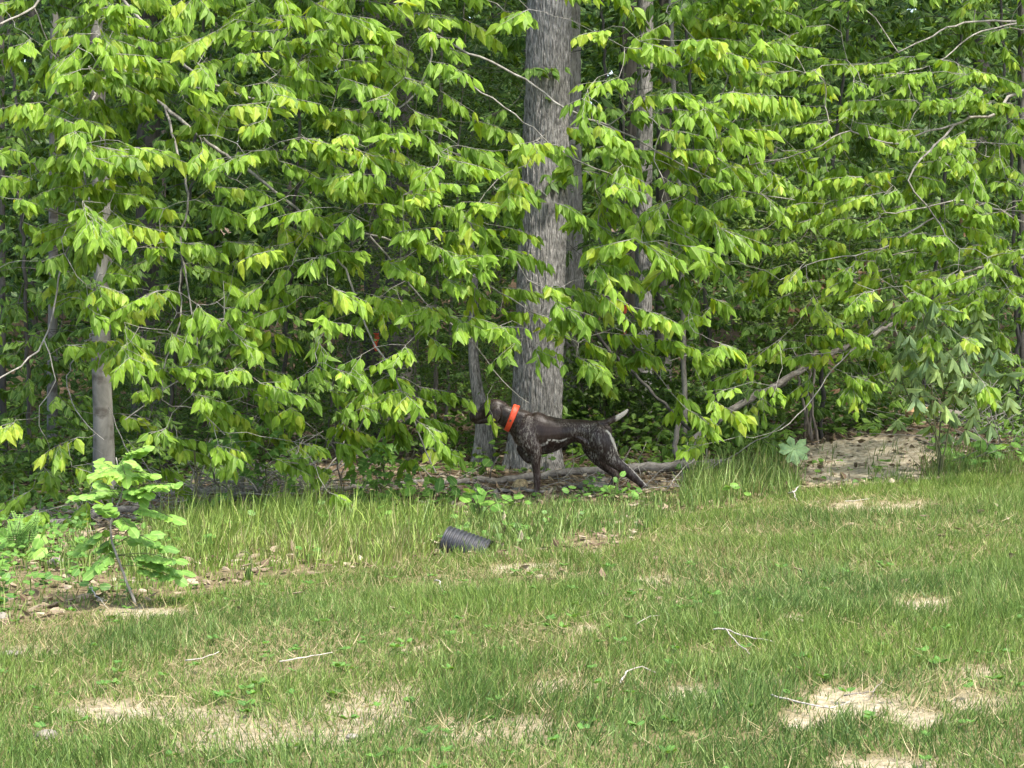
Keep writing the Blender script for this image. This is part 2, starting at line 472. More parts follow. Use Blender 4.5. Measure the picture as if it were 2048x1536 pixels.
class Net:
    """limbs traced by hand plus branchlets that reach out to each leafy spray"""
    def __init__(s):
        s.pos = np.zeros((0, 3)); s.par = []; s.fix = []; s.chains = []
    def _push(s, pts, parent, rads):
        b = len(s.par)
        s.pos = np.vstack([s.pos, pts])
        for k in range(len(pts)):
            s.par.append(parent if k == 0 else b + k - 1); s.fix.append(rads[k] if rads is not None else 0.0)
        s.chains.append((parent, b, len(pts)))
        return b
    def limb(s, pts, r0, r1, jit=.006, step=.08):
        r0, r1 = r0 * .78, r1 * .8
        p = smooth_path(pts, step, jit)
        parent = -1
        if len(s.par):
            d = np.linalg.norm(s.pos - p[0], axis=1); i = int(d.argmin())
            if d[i] < .25: parent = i
        s._push(p, parent, np.linspace(r0, r1, len(p)))
    def reach(s, target, arch=.06, maxd=9):
        d = np.linalg.norm((s.pos - target) * np.array([1, 1.0, 1]), axis=1)
        up = s.pos[:, 2] - target[2]
        cost = d * (1 + .25 * rng.random(len(d))) + .25 * np.maximum(0, -up)
        i = int(cost.argmin())
        a = s.pos[i]; dist = d[i]
        n = max(2, int(dist / .09))
        t = (np.arange(1, n + 1) / n)[:, None]
        off = rng.normal(0, .09, 3) * dist + UP * arch * dist
        pts = a + (target - a) * t + off * (4 * t * (1 - t)) + rng.normal(0, .010, (n, 3)) * np.minimum(1, 4 * (1 - t))
        s._push(pts, i, None)
        dd = target - a
        return dd / max(np.linalg.norm(dd), 1e-6)
    def emit(s, geo, r0=.0022, pw=.42, sides=5, cap=.05):
        n = len(s.par); cnt = np.zeros(n)
        hask = np.zeros(n, bool)
        for i in s.par:
            if i >= 0: hask[i] = True
        cnt[~hask] = 1
        par = s.par
        for i in range(n - 1, -1, -1):
            if par[i] >= 0: cnt[par[i]] += cnt[i]
        rad = np.minimum(r0 * np.maximum(cnt, 1) ** pw, cap)
        fix = np.array(s.fix)
        rad = np.where(fix > 0, fix, rad)
        for parent, b, k in s.chains:
            idx = ([parent] if parent >= 0 else []) + list(range(b, b + k))
            p = s.pos[idx]; r = rad[idx].copy()
            if parent >= 0: r[0] = r[1] if len(r) > 1 else r[0]
            if len(p) > 1:
                tube(geo, p, r, sides if r.max() < .02 else 10, float(rng.random()), cap=False)

def spray(wood, leaves, T, p0, d, n, L, W, gap=.045, hang=(.3, 1.5), droop=.25, face=(0, -.55, .75), tw=.0016, rlo=0, rhi=1, tone=None):
    """a zigzag twig with alternate leaves hanging to both sides"""
    d = nrm(np.asarray(d, float)); p = np.array(p0, float)
    pts = [p.copy()]; P_, A_, N_ = [], [], []
    face = np.array(face)
    for k in range(n):
        lat = np.cross(d, UP); lat = nrm(lat) * (1 if k % 2 else -1)
        p = p + (d + lat * .18) * gap * rng.uniform(.6, 1.45)
        pts.append(p.copy())
        a = .45 * d + .55 * lat - UP * rng.uniform(*hang) + rng.normal(0, .24, 3)
        if rng.random() < .1: continue
        P_.append(p.copy()); A_.append(a); N_.append(face + lat * .45 + rng.normal(0, .32, 3))
        d = nrm(d - UP * droop * .1 + rng.normal(0, .03, 3))
    P_.append(p); A_.append(d * .8 - UP * rng.uniform(.2, 1.1)); N_.append(face + rng.normal(0, .15, 3))
    m = len(P_)
    sc = np.linspace(1.0, .78, m) * rng.uniform(.62, 1.15, m)
    base = rng.uniform(rlo, rhi)
    scatter(leaves, T, P_, A_, N_, L * sc, W * sc * rng.uniform(.85, 1.1, m), np.clip(base + rng.normal(0, .13, m), 0, 1), tone)
    tube(wood, pts, np.linspace(tw, tw * .6, len(pts)), 4, .6, cap=False)

def fan(wood, leaves, T, p0, d, n, L, W, gap, **kw):
    """a flat spray: one leading twig with a few side twigs in its plane"""
    d = nrm(np.asarray(d, float))
    spray(wood, leaves, T, p0, d, n, L, W, gap=gap, **kw)
    lat = nrm(np.cross(d, UP))
    for k in range(int(rng.integers(2, 5))):
        sg = 1 if rng.random() < .5 else -1
        a = rng.uniform(.45, 1.0)
        dd = d * math.cos(a) + lat * sg * math.sin(a) + UP * rng.normal(0, .08)
        spray(wood, leaves, T, np.asarray(p0, float) + d * gap * n * rng.uniform(-.1, .55), dd, max(3, int(n * rng.uniform(.45, .8))), L * .93, W * .93, gap=gap, **kw)

def sample_map(rows, y0, k, seed=0):
    """rows of digits, one cell = 64 photo pixels: how leafy the tree is there -> list of pixel spots"""
    out = []
    for j, row in enumerate(rows):
        for i, ch in enumerate(row):
            c = int(ch) * k
            m = int(c) + (1 if rng.random() < c - int(c) else 0)
            for _ in range(m):
                out.append((64 * (i + rng.random()), y0 + 64 * (j + rng.random())))
    random.Random(seed).shuffle(out)
    return out

BR = [  # near, bright sprays (y from -192)
 '45555555666666665567778765444566', '44444455556666665567778765444456', '34445566666655555567788765333345',
 '55567636877676444568878875200000', '45899667889865332126789985100013', '33899588778632111124688775589975',
 '35322356678754211138888622488998', '24444355688887532157778667999999', '13333344788988864578899889999988',
 '12332365588888885788788999998887', '22323335677887643269975467898877', '12222334566887742179872044799989',
 '00256453557886565534322246899998', '00454555666667887754432144478899', '10333455335566668987533234466643',
 '22334556544555642697333335554334', '11233466524564320265433246774322', '22344554335245420000122246742111',
 '23420000012210000000012412000000', '12200000000000000000000000000000', '00000000000000000000000000000000']
MD = [  # mid green foliage behind (y from -192)
 '77777777777777665566777777777777', '77777777777777665566777777777777', '77777777777777665566777777777777',
 '88777766665555555544667778888877', '88877776666544444443566788999987', '98888877776544444443566788999988',
 '88888877777644444443566788888888', '88888887777654444443567788877777', '88888888777665555443567788776666',
 '88888887777665554444567777776666', '88888887777765544444667777777776', '88888888777665433344677788877777',
 '88888887777664322233577887777677', '88888877776653222234678888777666', '88877777776543222245678888777666',
 '77666666665432222356788888776666', '87655555554322222346788887777666', '87544444433222111245778877766666',
 '87543333322211111235677777665565', '87543222211111000013466665554455', '76432111110000000001222222122334']

for _c, _t in ((16, [2, 1, 1, 2, 4, 6, 4, 0, 0, 5, 4, 2, 0]), (17, [1, 0, 0, 1, 4, 6, 4, 1, 1, 5, 4, 2, 0])):   # the big trunk shows between sprays
    for _r, _v in enumerate(_t):
        BR[_r + 3] = BR[_r + 3][:_c] + str(_v) + BR[_r + 3][_c + 1:]
for _r in range(3, 18):      # the tiny-leaved shrub shows left of the big trunk
    MD[_r] = MD[_r][:11] + ''.join(str(int(q) // 2) for q in MD[_r][11:16]) + MD[_r][16:]

# ---------------------------------------------------------------- near overhanging beech on the left
def trunk_mesh(geo, pts, rads, sides=40, ridge=.0, flare=None, seed=1, step=.05, freq=9, zs=1.2):
    """trunk with real furrows: pts/rads spline, ridge depth in metres"""
    c = smooth_path(pts, step)
    t0 = np.linspace(0, 1, len(pts)); tt = np.linspace(0, 1, len(c))
    r = np.interp(tt, t0, rads)
    m = len(c); a = np.arange(sides) * 2 * math.pi / sides
    A, I = np.meshgrid(a, np.arange(m))
    rr = np.repeat(r[:, None], sides, 1)
    H = c[:, 2][:, None] - c[0, 2]
    if flare:
        fh, fa, nroot, ph = flare
        lob = .5 + .5 * np.cos(A * nroot + ph + .6 * np.sin(A * 2 + seed))
        rr = rr * (1 + fa * np.exp(-H / fh) * (.35 + .85 * lob ** 1.5))
    X, Z = np.cos(A), np.sin(A)
    if ridge:
        Hz = H + .25 * fbm(X * 2, Z * 2, H * 3, s=1, seed=seed + 5, o=2)
        n = fbm(X * freq * r.mean() / .17, Z * freq * r.mean() / .17, Hz * zs * 1.6, s=1, seed=seed, o=3)
        rg = 1 - np.abs(2 * n - 1) * 3.2
        n2 = fbm(X * 22, Z * 22, H * 7, s=1, seed=seed + 9, o=2) - .5
        rr = rr + ridge * (np.clip(-rg, -1, 1) + .7 * n2)
    else:
        rr = rr * (1 + .05 * (fbm(X * 2, Z * 2, H * 1.5, seed=seed, o=3) - .5))
    v = np.stack([c[:, 0][:, None] + rr * X, c[:, 1][:, None] + rr * Z, np.repeat(c[:, 2][:, None], sides, 1)], -1)
    i = np.arange(m - 1)[:, None] * sides; j = np.arange(sides)[None]; j2 = (j + 1) % sides
    q = np.stack([i + j, i + j2, i + sides + j2, i + sides + j], -1).reshape(-1)
    geo.add(v.reshape(-1, 3), q, np.full((m - 1) * sides, 4), .5)

def big_crown(root, c, rx, rz, n, mat, L=.32, seed=0):
    """crown high above the picture: clumps of leaf-sized faces"""
    r = np.random.default_rng(seed)
    g = Geo()
    k = max(8, n // 26)
    cc = nrm(r.normal(0, 1, (k, 3))) * (r.random((k, 1)) ** .33) * np.array([rx, rx, rz]) + np.array(c)
    p = np.repeat(cc, 26, 0) + r.normal(0, 1, (k * 26, 3)) * np.array([.45, .45, .18])
    a = r.normal(0, 1, (len(p), 3)); a[:, 2] = -abs(a[:, 2]) * .4
    scatter(g, DIAM, p, a, r.normal(0, .4, (len(p), 3)) + UP, L * r.uniform(.6, 1.2, len(p)), L * .6, r.random(len(p)))
    return g.build('crown', mat, root)

def shade_crown(geo, x0, x1, k):
    k = int(k * .6)
    """leaf clumps added out of view above the picture to shade the wood behind"""
    c = np.stack([rng.uniform(x0, x1, k), rng.uniform(15.7, 18.6, k), rng.uniform(4.9, 8.6, k)], -1)  # unseen clumps, placed so their shade falls on the mid trees
    p = np.repeat(c, 22, 0) + rng.normal(0, 1, (k * 22, 3)) * np.array([.25, .25, .09])
    a = rng.normal(0, 1, (len(p), 3)); a[:, 2] = -.6
    scatter(geo, DIAM, p, a, UP + rng.normal(0, .4, (len(p), 3)), rng.uniform(.11, .16, len(p)), .085, rng.random(len(p)))

def beech_left():
    base = G(207, 960); base = Vector((P(207, 900, 16.6).x, 16.6, hz(P(207, 900, 16.6).x, 16.6)))
    root = empty('beech_tree', base, 'smooth grey barked beech at the left whose bright leafy limbs sweep down over the dog', 'tree')
    tr = Geo()
    Y = 16.6
    ts = [base - Vector((0, 0, .2)), P(207, 860, Y), P(202, 700, Y), P(206, 500, Y), P(196, 250, Y), P(190, 0, Y), P(186, -300, Y), P(195, -900, Y)]
    trunk_mesh(tr, ts, [.092, .074, .069, .06, .05, .043, .037, .03], 28, 0, (.25, .5, 4, 1.0), 3)
    tr.build('trunk', M_SMOOTH, root)
    net = Net()
    net.limb([P(206, 420, Y), P(204, 250, Y), P(196, 0, Y), P(190, -200, Y), P(195, -700, Y)], .05, .03)
    # limbs read off the photograph, each at its own distance
    net.limb([P(196, -60, Y), P(300, 60, 16.2), P(400, 150, 15.8), P(540, 210, 15.4), P(640, 215, 15.1)], .018, .009)
    net.limb([P(200, 100, Y), P(330, 215, 16.0), P(430, 295, 15.5), P(540, 375, 15.0), P(615, 440, 14.7), P(690, 540, 14.5), P(740, 670, 14.3), P(790, 755, 14.2), P(835, 860, 14.2), P(872, 945, 14.3)], .022, .006)
    net.limb([P(190, -200, Y), P(500, -160, 15.8), P(740, -60, 15.2), P(850, 55, 14.9), P(940, 105, 14.8), P(1050, 160, 14.7), P(1130, 215, 14.6), P(1240, 262, 14.6), P(1340, 318, 14.6), P(1480, 380, 14.6), P(1590, 400, 14.6)], .024, .004)
    net.limb([P(860, 70, 14.9), P(858, 135, 14.8), P(815, 205, 14.7), P(782, 235, 14.7), P(790, 330, 14.6)], .012, .004)
    net.limb([P(858, 135, 14.8), P(940, 170, 14.6), P(1030, 228, 14.5), P(1120, 300, 14.4), P(1240, 360, 14.4)], .009, .004)
    net.limb([P(615, 440, 14.7), P(740, 470, 14.5), P(860, 500, 14.4), P(960, 560, 14.3), P(1040, 610, 14.2), P(1120, 650, 14.2)], .012, .004)
    net.limb([P(740, 470, 14.5), P(850, 600, 14.4), P(950, 690, 14.4), P(1000, 760, 14.5), P(1060, 808, 14.5)], .009, .004)
    net.limb([P(330, 215, 16.0), P(375, 390, 15.2), P(360, 480, 15.0), P(375, 570, 14.6), P(385, 630, 14.5), P(390, 710, 14.4), P(330, 780, 14.3), P(250, 840, 14.2)], .014, .005)
    net.limb([P(360, 540, 14.8), P(360, 640, 14.5), P(333, 720, 14.4), P(325, 800, 14.3), P(400, 820, 14.2), P(450, 870, 14.2)], .009, .004)
    net.limb([P(190, 180, Y), P(170, 320, 15.6), P(178, 430, 15.0), P(135, 500, 14.6), P(118, 560, 14.5), P(88, 680, 14.3), P(0, 760, 14.0), P(-120, 830, 13.8)], .011, .007)
    net.limb([P(88, 680, 14.3), P(112, 760, 14.2), P(80, 810, 14.2), P(78, 850, 14.2), P(90, 872, 14.2)], .006, .003)
    net.limb([P(206, 500, Y), P(150, 440, 15.6), P(60, 410, 15.2), P(15, 372, 15.0), P(-90, 360, 14.8)], .018, .007)
    net.limb([P(206, 640, Y), P(170, 690, 15.2), P(135, 755, 14.8), P(150, 820, 14.5), P(208, 880, 14.3)], .012, .004)
    net.limb([P(198, 0, Y), P(120, -20, 15.5), P(20, 40, 15.0), P(-100, 60, 14.6)], .02, .008)
    leaves, wood = Geo(), Geo()
    sp = sample_map([r[:24] + '00000000' for r in BR], -192, .29, 1) + [(-64 * rng.random() * 4, -100 + 900 * rng.random()) for _ in range(40)] + [(rng.uniform(140, 235), rng.uniform(-60, 470)) for _ in range(70)] + [(rng.uniform(160, 225), rng.uniform(560, 650)) for _ in range(7)] + [(rng.uniform(165, 240), rng.uniform(440, 500)) for _ in range(5)]
    sp = [q for q in sp if not (q[0] > 1520 - .12 * q[1] and q[1] > 60)]
    def depth(px, py):
        return 14.35 + .9 * max(0, (500 - px) / 500) * max(0, (600 - py) / 900) + rng.uniform(-.7, .8) + .5 * max(0, (200 - py) / 400)
    tg = []
    for px, py in sp:
        if 1120 < px < 1330 and py < 260 and rng.random() < .45: continue
        if (abs(px - 750) < 38 and abs(py - 680) < 34) or (860 < px < 1030 and py > 690) or (1030 <= px < 1320 and py > 745) or (1470 < px and py > 800): continue
        tg.append(np.array(P(px, py - 20, depth(px, py))))
    tg.sort(key=lambda t: float(np.linalg.norm(net.pos - t, axis=1).min()))
    for t in tg:
        dd = net.reach(t)
        side = t[0] - base.x
        d = dd * np.array([1, .6, .3]) + np.array([.55 if side > .4 else (-.4 if side < -.4 else rng.normal(0, .6)), -.25, -.22]) + rng.normal(0, .42, 3) * np.array([1, .9, .25])
        n = int(rng.integers(5, 12))
        fan(wood, leaves, LEAF, t, d, n, rng.uniform(.11, .162), rng.uniform(.064, .086), gap=.033, rlo=.2, rhi=.95)
    # hanging sprig in front of the dog's head
    for (px, py, Y_) in [(975, 790, 14.5), (985, 830, 14.5)]:
        t = np.array(P(px, py, Y_)); net.reach(t, 0)
        spray(wood, leaves, LEAF, t, (.12, 0, -1), 4, .115, .05, gap=.03, hang=(.1, .5))
    shade_crown(leaves, -5.5, 2.2, 1300)
    net.emit(wood, .0015, .38)
    wood.build('branch', M_TWIG, root)
    leaves.build('foliage', M_BRIGHT, root)
    return root
beech_left()

def beech_right():
    Y = 17.2
    x = P(2330, 700, Y).x
    base = Vector((x, Y, hz(x, Y)))
    root = empty('beech_tree', base, 'beech at the right edge with dense bright small leaves drooping over the sandy bank', 'tree')
    tr = Geo()
    trunk_mesh(tr, [base - Vector((0, 0, .2)), base + Vector((0, 0, 1.5)), base + Vector((-.1, 0, 4)), base + Vector((0, 0, 8))], [.14, .12, .10, .06], 24, 0, (.25, .5, 4, 1.0), 4)
    tr.build('trunk', M_SMOOTH, root)
    net = Net()
    net.limb([base + Vector((0, 0, 1.2)), base + Vector((-.1, 0, 3.5)), base + Vector((0, 0, 6))], .06, .04)
    net.limb([P(2330, 120, Y), P(2200, 30, 16.6), P(2048, 42, 16.2), P(1930, 45, 16.0), P(1850, 80, 15.8), P(1795, 105, 15.7)], .022, .006)
    net.limb([P(2048, 42, 16.2), P(1950, 70, 15.9), P(1860, 130, 15.6), P(1760, 150, 15.4)], .009, .004)
    net.limb([P(2330, 330, Y), P(2200, 220, 16.4), P(2048, 180, 15.8), P(1990, 230, 15.5), P(1925, 243, 15.3), P(1860, 300, 15.1), P(1820, 360, 15.0), P(1870, 430, 14.9), P(1890, 470, 14.8)], .026, .006)
    net.limb([P(1925, 243, 15.3), P(1860, 262, 15.2), P(1775, 285, 15.1), P(1700, 262, 15.0), P(1620, 300, 14.9), P(1500, 330, 14.9)], .011, .004)
    net.limb([P(2330, 560, Y), P(2180, 500, 16.2), P(2048, 445, 15.6), P(1985, 415, 15.4), P(1910, 400, 15.2), P(1830, 420, 15.0), P(1770, 425, 14.9)], .02, .005)
    net.limb([P(1770, 425, 14.9), P(1765, 395, 14.9), P(1785, 378, 14.9)], .006, .004)
    net.limb([P(2330, 640, Y), P(2150, 520, 16.2), P(1985, 530, 15.6), P(1890, 560, 15.4), P(1820, 600, 15.3), P(1760, 650, 15.2), P(1700, 705, 15.1), P(1655, 755, 15.0), P(1610, 815, 14.9), P(1560, 860, 14.8)], .024, .004)
    net.limb([P(1785, 625, 15.2), P(1790, 660, 15.1), P(1810, 700, 15.0)], .005, .003)
    net.limb([P(1870, 430, 14.9), P(1760, 500, 14.8), P(1640, 520, 14.8), P(1560, 560, 14.8)], .008, .004)
    leaves, wood = Geo(), Geo()
    sp = sample_map(['0' * 22 + r[22:] for r in BR], -192, .40, 2) + [(2048 + 260 * rng.random(), -100 + 900 * rng.random()) for _ in range(90)]
    sp = [q for q in sp if (q[0] > 1500 - .12 * q[1] or q[1] < 60)]
    sp = [q for q in sp if not (q[0] > 1640 and q[1] > 790) and not (1480 < q[0] < 1720 and q[1] > 810) and not (q[0] > 1770 and 640 < q[1] and rng.random() < .6)]
    tg = [np.array(P(px, py - 16, 15.2 + rng.uniform(-.8, .9))) for px, py in sp]
    tg.sort(key=lambda t: float(np.linalg.norm(net.pos - t, axis=1).min()))
    for t in tg:
        dd = net.reach(t)
        d = dd * np.array([1, .6, .3]) + np.array([-.35, -.3, -.25]) + rng.normal(0, .5, 3) * np.array([1, .9, .25])
        fan(wood, leaves, LEAF, t, d, int(rng.integers(5, 10)), rng.uniform(.088, .125), rng.uniform(.056, .072), gap=.030, rlo=.15, rhi=.95)
    shade_crown(leaves, 2.0, 8.5, 1100)
    net.emit(wood, .0014, .38)
    wood.build('branch', M_TWIG, root)
    leaves.build('foliage', M_BRIGHT, root)
beech_right()

# ---------------------------------------------------------------- large furrowed trunk in the middle
def big_tree():
    Y = 16.9
    b = G(1062, 935); x = P(1064, 930, Y).x
    base = Vector((x, Y, hz(x, Y)))
    root = empty('oak_tree', base, 'largest trunk, grey with furrowed bark and flared roots, right behind the dog', 'tree')
    g = Geo()
    pts = [base - Vector((0, 0, .25)), P(1068, 900, Y), P(1074, 800, Y), P(1081, 600, Y), P(1088, 400, Y), P(1094, 200, Y), P(1099, 0, Y), P(1106, -300, Y), P(1120, -1200, Y)]
    trunk_mesh(g, pts, [.207, .197, .186, .178, .173, .167, .163, .157, .12], 300, .009, (.20, .95, 5, 2.4), 11, .012, 15, 5)
    g.build('trunk', M_BARK, root)
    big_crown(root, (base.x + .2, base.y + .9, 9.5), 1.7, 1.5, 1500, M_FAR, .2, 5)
    # paler trunk close behind
    Y = 19.0; x = P(1146, 900, Y).x
    base = Vector((x, Y, hz(x, Y)))
    root = empty('oak_tree', base, 'pale grey trunk partly hidden just behind the largest trunk', 'tree')
    g = Geo()
    trunk_mesh(g, [base - Vector((0, 0, .2)), P(1143, 800, Y), P(1139, 550, Y), P(1136, 250, Y), P(1134, 0, Y), P(1130, -900, Y)], [.15, .125, .118, .118, .115, .09], 140, .009, (.25, .7, 5, 1), 15, .015, 12, 5)
    g.build('trunk', M_PALE, root)
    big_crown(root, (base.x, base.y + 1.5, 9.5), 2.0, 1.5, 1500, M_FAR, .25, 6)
big_tree()

# ---------------------------------------------------------------- trunks further back
def back_trunk(px, wpx, Y, label, mat=M_DARKB, lean=0, crown=True, name='forest_tree', group=None, top=-700, seed=0):
    x = P(px, 600, Y).x; base = Vector((x, Y, hz(x, Y)))
    root = empty(name, base, label, 'tree', group)
    r = wpx / 2 * Y / FPX
    g = Geo()
    trunk_mesh(g, [base - Vector((0, 0, .2)), P(px + lean * .1, 800, Y), P(px + lean * .35, 550, Y), P(px + lean * .65, 250, Y), P(px + lean, -50, Y), P(px + lean * 1.4, top, Y)],
               [r * 1.25, r * 1.05, r, r * .95, r * .9, r * .6], 32, .004 if wpx > 18 else 0, (.25, .6, 5, seed), seed, .06, 8, .7)
    g.build('trunk', mat, root)
    if crown:
        big_crown(root, (x + random.uniform(-.6, .6), Y + random.uniform(.5, 1.6), random.uniform(7.5, 9.5)), random.uniform(1.8, 2.6), 1.5, 1100, M_FAR, .3, seed)
    return root

back_trunk(6, 12, 20.6, 'slim brown trunk cut by the left edge of the photo', M_DARKB, -4, seed=21)
back_trunk(104, 18, 20.5, 'thin pale blotched trunk left of the smooth grey beech', M_SMOOTH, 6, seed=22)
back_trunk(290, 46, 23, 'dark forked trunk showing behind leaves right of the smooth grey beech', M_DARKB, 10, seed=23)
back_trunk(742, 30, 20.5, 'dark trunk with an orange ribbon tied round it', M_DARKB, 4, seed=24)
back_trunk(806, 62, 22.5, 'broad dusky trunk between the ribboned trunk and the dog', M_DARKB, -14, seed=25)
back_trunk(1263, 44, 24, 'dark trunk standing high right of the largest trunk', M_DARKB, -4, seed=26)
back_trunk(1285, 32, 22, 'grey furrowed trunk in the shade beside the pale sapling', M_BARK, 6, seed=27)
back_trunk(1325, 30, 23, 'brownish grey trunk hugging the left side of the pale sapling', M_DARKB, 4, seed=28)
back_trunk(2045, 20, 22, 'dark trunk cut by the right edge of the photo', M_DARKB, 0, seed=29)
for k in range(16):
    px = -350 + 2750 * (k + random.random()) / 16
    Y = random.uniform(27, 40)
    back_trunk(px, random.uniform(18, 40) * 20 / Y + 6, Y, 'dim trunk far back in the shaded wood', M_DARKB, random.uniform(-20, 20),
               group='dim trunks far back in the wood', seed=40 + k)

# ---------------------------------------------------------------- understory trees (mid green)
MIDT = [(-150, 18.5, 'leafy young tree reaching in over the left edge', 1), (60, 18.2, 'young mid green tree at the left edge behind the beech', 1), (330, 18.6, 'bushy young tree filling the gap right of the beech trunk', 1),
        (560, 18.8, 'dull green young tree above the brush pile', 1), (1215, 18.4, 'shaded leafy young tree just right of the largest trunk', 1),
        (1440, 18.0, 'dense mid green young tree left of the leaning trunk', 1), (1640, 18.6, 'dark leafy young tree behind the leaning trunk', 1),
        (1840, 19.0, 'young tree with green layered leaves behind the right beech', 1), (2040, 18.6, 'shadowed young tree at the right edge', 1), (2230, 18.8, 'young tree just past the right edge', 1)]
def mid_trees():
    tg = [[] for _ in MIDT]
    sp = sample_map(MD, -192, .35, 5)
    sp += [(rng.uniform(-420, 0), rng.uniform(-150, 950)) for _ in range(110)] + [(rng.uniform(2048, 2450), rng.uniform(-150, 900)) for _ in range(110)]
    for px, py in sp:
        if 1120 < px < 1330 and py < 260 and rng.random() < .45: continue
        if (abs(px - 750) < 40 and abs(py - 680) < 40) or (abs(px - 1249) < 30 and 560 < py < 680) or (px > 1580 and px < 1920 and py > 850): continue
        c = [abs(px - m[0]) * rng.uniform(.7, 1.3) for m in MIDT]
        k = int(np.argmin(c)); tg[k].append((px, py))
    for (mx, Y, lab, _), L_ in zip(MIDT, tg):
        x = P(mx, 850, Y).x; base = Vector((x, Y, hz(x, Y)))
        root = empty('young_tree', base, lab, 'tree')
        net = Net(); tlo = random.uniform(0, .4)
        l1, l2 = random.uniform(-50, 50), random.uniform(-70, 70)
        net.limb([base - Vector((0, 0, .1)), P(mx + l1 * .4, 700, Y), P(mx + l1, 400, Y - .1), P(mx + l1 + l2 * .5, 100, Y), P(mx + l1 + l2, -250, Y)], .026, .012, .01)
        wood, leaves = Geo(), Geo()
        ts = []
        for px, py in L_:
            yy = Y + rng.uniform(-1.8, 1.6)
            if 930 < px < 1310 and py > 740: yy = max(yy, 18.2)
            p = np.array(P(px, py, yy))
            if p[2] < hz(p[0], p[1]) + .12: continue
            ts.append(p)
        ts.sort(key=lambda t: float(np.linalg.norm(net.pos - t, axis=1).min()))
        for t in ts:
            dd = net.reach(t, .04)
            d = dd * np.array([1, .7, .2]) + np.array([0, -.2, -.12]) + rng.normal(0, .45, 3) * np.array([1, 1, .3])
            fan(wood, leaves, LEAF, t, d, int(rng.integers(5, 10)), rng.uniform(.10, .14), rng.uniform(.06, .08), gap=.038, hang=(.1, 1.1), face=(0, -.35, .9), rlo=tlo, rhi=tlo + .65)
        net.emit(wood, .0016, .42)
        wood.build('trunk', M_DARKB, root)
        leaves.build('crown', M_MID, root)
mid_trees()

# pale slender sapling
def pale_sapling():
    Y = 17.6; x = P(1370, 850, Y).x; base = Vector((x, Y, hz(x, Y)))
    root = empty('sapling', base, 'straight pale sapling stem rising right of the largest trunk', 'sapling')
    g = Geo()
    tube(g, smooth_path([base, P(1368, 700, Y), P(1365, 560, Y), P(1362, 450, Y), P(1352, 250, Y), P(1344, 100, Y), P(1340, -300, Y)], .1, .004), np.linspace(.024, .015, len(smooth_path([base, P(1368, 700, Y), P(1365, 560, Y), P(1362, 450, Y), P(1352, 250, Y), P(1344, 100, Y), P(1340, -300, Y)], .1))), 12, .5)
    g.build('trunk', M_TWIG, root)
    l, w_ = Geo(), Geo()
    for _ in range(14):
        py = rng.uniform(-250, 640)
        spray(w_, l, LEAF, P(1352 + rng.normal(0, 12), py, Y), rng.normal(0, 1, 3) * np.array([1, .7, .2]) + np.array([0, -.2, 0]), 6, .10, .06, hang=(.1, .9))
    w_.build('branch', M_TWIGD, root); l.build('crown', M_MID, root)
    # second thin flagged stem
    Y = 19.2; x = P(1246, 850, Y).x; base = Vector((x, Y, hz(x, Y)))
    root = empty('sapling', base, 'very thin dark stem that carries orange ribbons right of the dog', 'sapling')
    g = Geo()
    pp = smooth_path([base, P(1244, 700, Y), P(1249, 560, Y), P(1250, 440, Y), P(1246, 100, Y), P(1244, -200, Y)], .12, .004)
    tube(g, pp, np.linspace(.013, .008, len(pp)), 8, .5)
    g.build('trunk', M_TWIGD, root)
    l, w_ = Geo(), Geo()
    for _ in range(16):
        py = rng.uniform(-250, 760)
        spray(w_, l, LEAF, P(1247, py, Y), rng.normal(0, 1, 3) * np.array([1, .7, .2]) + np.array([0, -.2, 0]), 6, .10, .06, hang=(.1, .9))
    w_.build('branch', M_TWIGD, root); l.build('crown', M_MID, root)
pale_sapling()

# small crooked tree left of the big trunk
def crooked():
    Y = 17.3; x = P(963, 940, Y).x; base = Vector((x, Y, hz(x, Y)))
    root = empty('small_tree', base, 'thin crooked trunk with a swollen base just left of the largest trunk', 'tree')
    g = Geo()
    trunk_mesh(g, [base - Vector((0, 0, .15)), P(968, 880, Y), P(966, 830, Y), P(953, 770, Y), P(946, 690, Y), P(948, 560, Y), P(940, 420, Y)], [.10, .075, .05, .038, .034, .022, .006], 40, .003, (.2, .7, 3, 1), 31, .03, 8, .8)
    g.build('trunk', M_BARK, root)
crooked()

# small-leaved evergreen shrubs
def shrub(px, py0, py1, halfw, Y, n, label, L=.045, top=None, mat=M_HOLLY, yr=1.0):
    x = P(px, 900, Y).x; base = Vector((x, Y, hz(x, Y)))
    root = empty('holly_shrub', base, label, 'shrub')
    net = Net()
    for k in range(4):
        q = random.uniform(-.5, .5) * halfw
        net.limb([base + Vector((random.uniform(-.1, .1), 0, -.05)), P(px + q * .4, (py1 + 850) / 2, Y + random.uniform(-.3, .3)), P(px + q, py0 + 40, Y + random.uniform(-.4, .4))], .018, .007, .01)
    wood, l = Geo(), Geo()
    ts = []
    for _ in range(n):
        a = rng.random(); py = py0 + (py1 - py0) * a
        p = np.array(P(px + rng.normal(0, .5) * halfw, py, Y + rng.uniform(-yr, yr)))
        if p[2] > hz(p[0], p[1]) + .05: ts.append(p)
    ts.sort(key=lambda t: float(np.linalg.norm(net.pos - t, axis=1).min()))
    for t in ts:
        net.reach(t, .03)
        m = 34
        pp = t + rng.normal(0, 1, (m, 3)) * np.array([.12, .12, .05])
        a = rng.normal(0, 1, (m, 3)); a[:, 2] *= .5
        scatter(l, DIAM, pp, a, UP + rng.normal(0, .45, (m, 3)) + np.array([0, -.35, 0]), L * rng.uniform(.7, 1.3, m), L * .5, np.clip(rng.uniform(.2, .8) + rng.normal(0, .15, m), 0, 1))
    net.emit(wood, .0014, .42)
    wood.build('branch', M_TWIGD, root)
    l.build('foliage', mat, root)
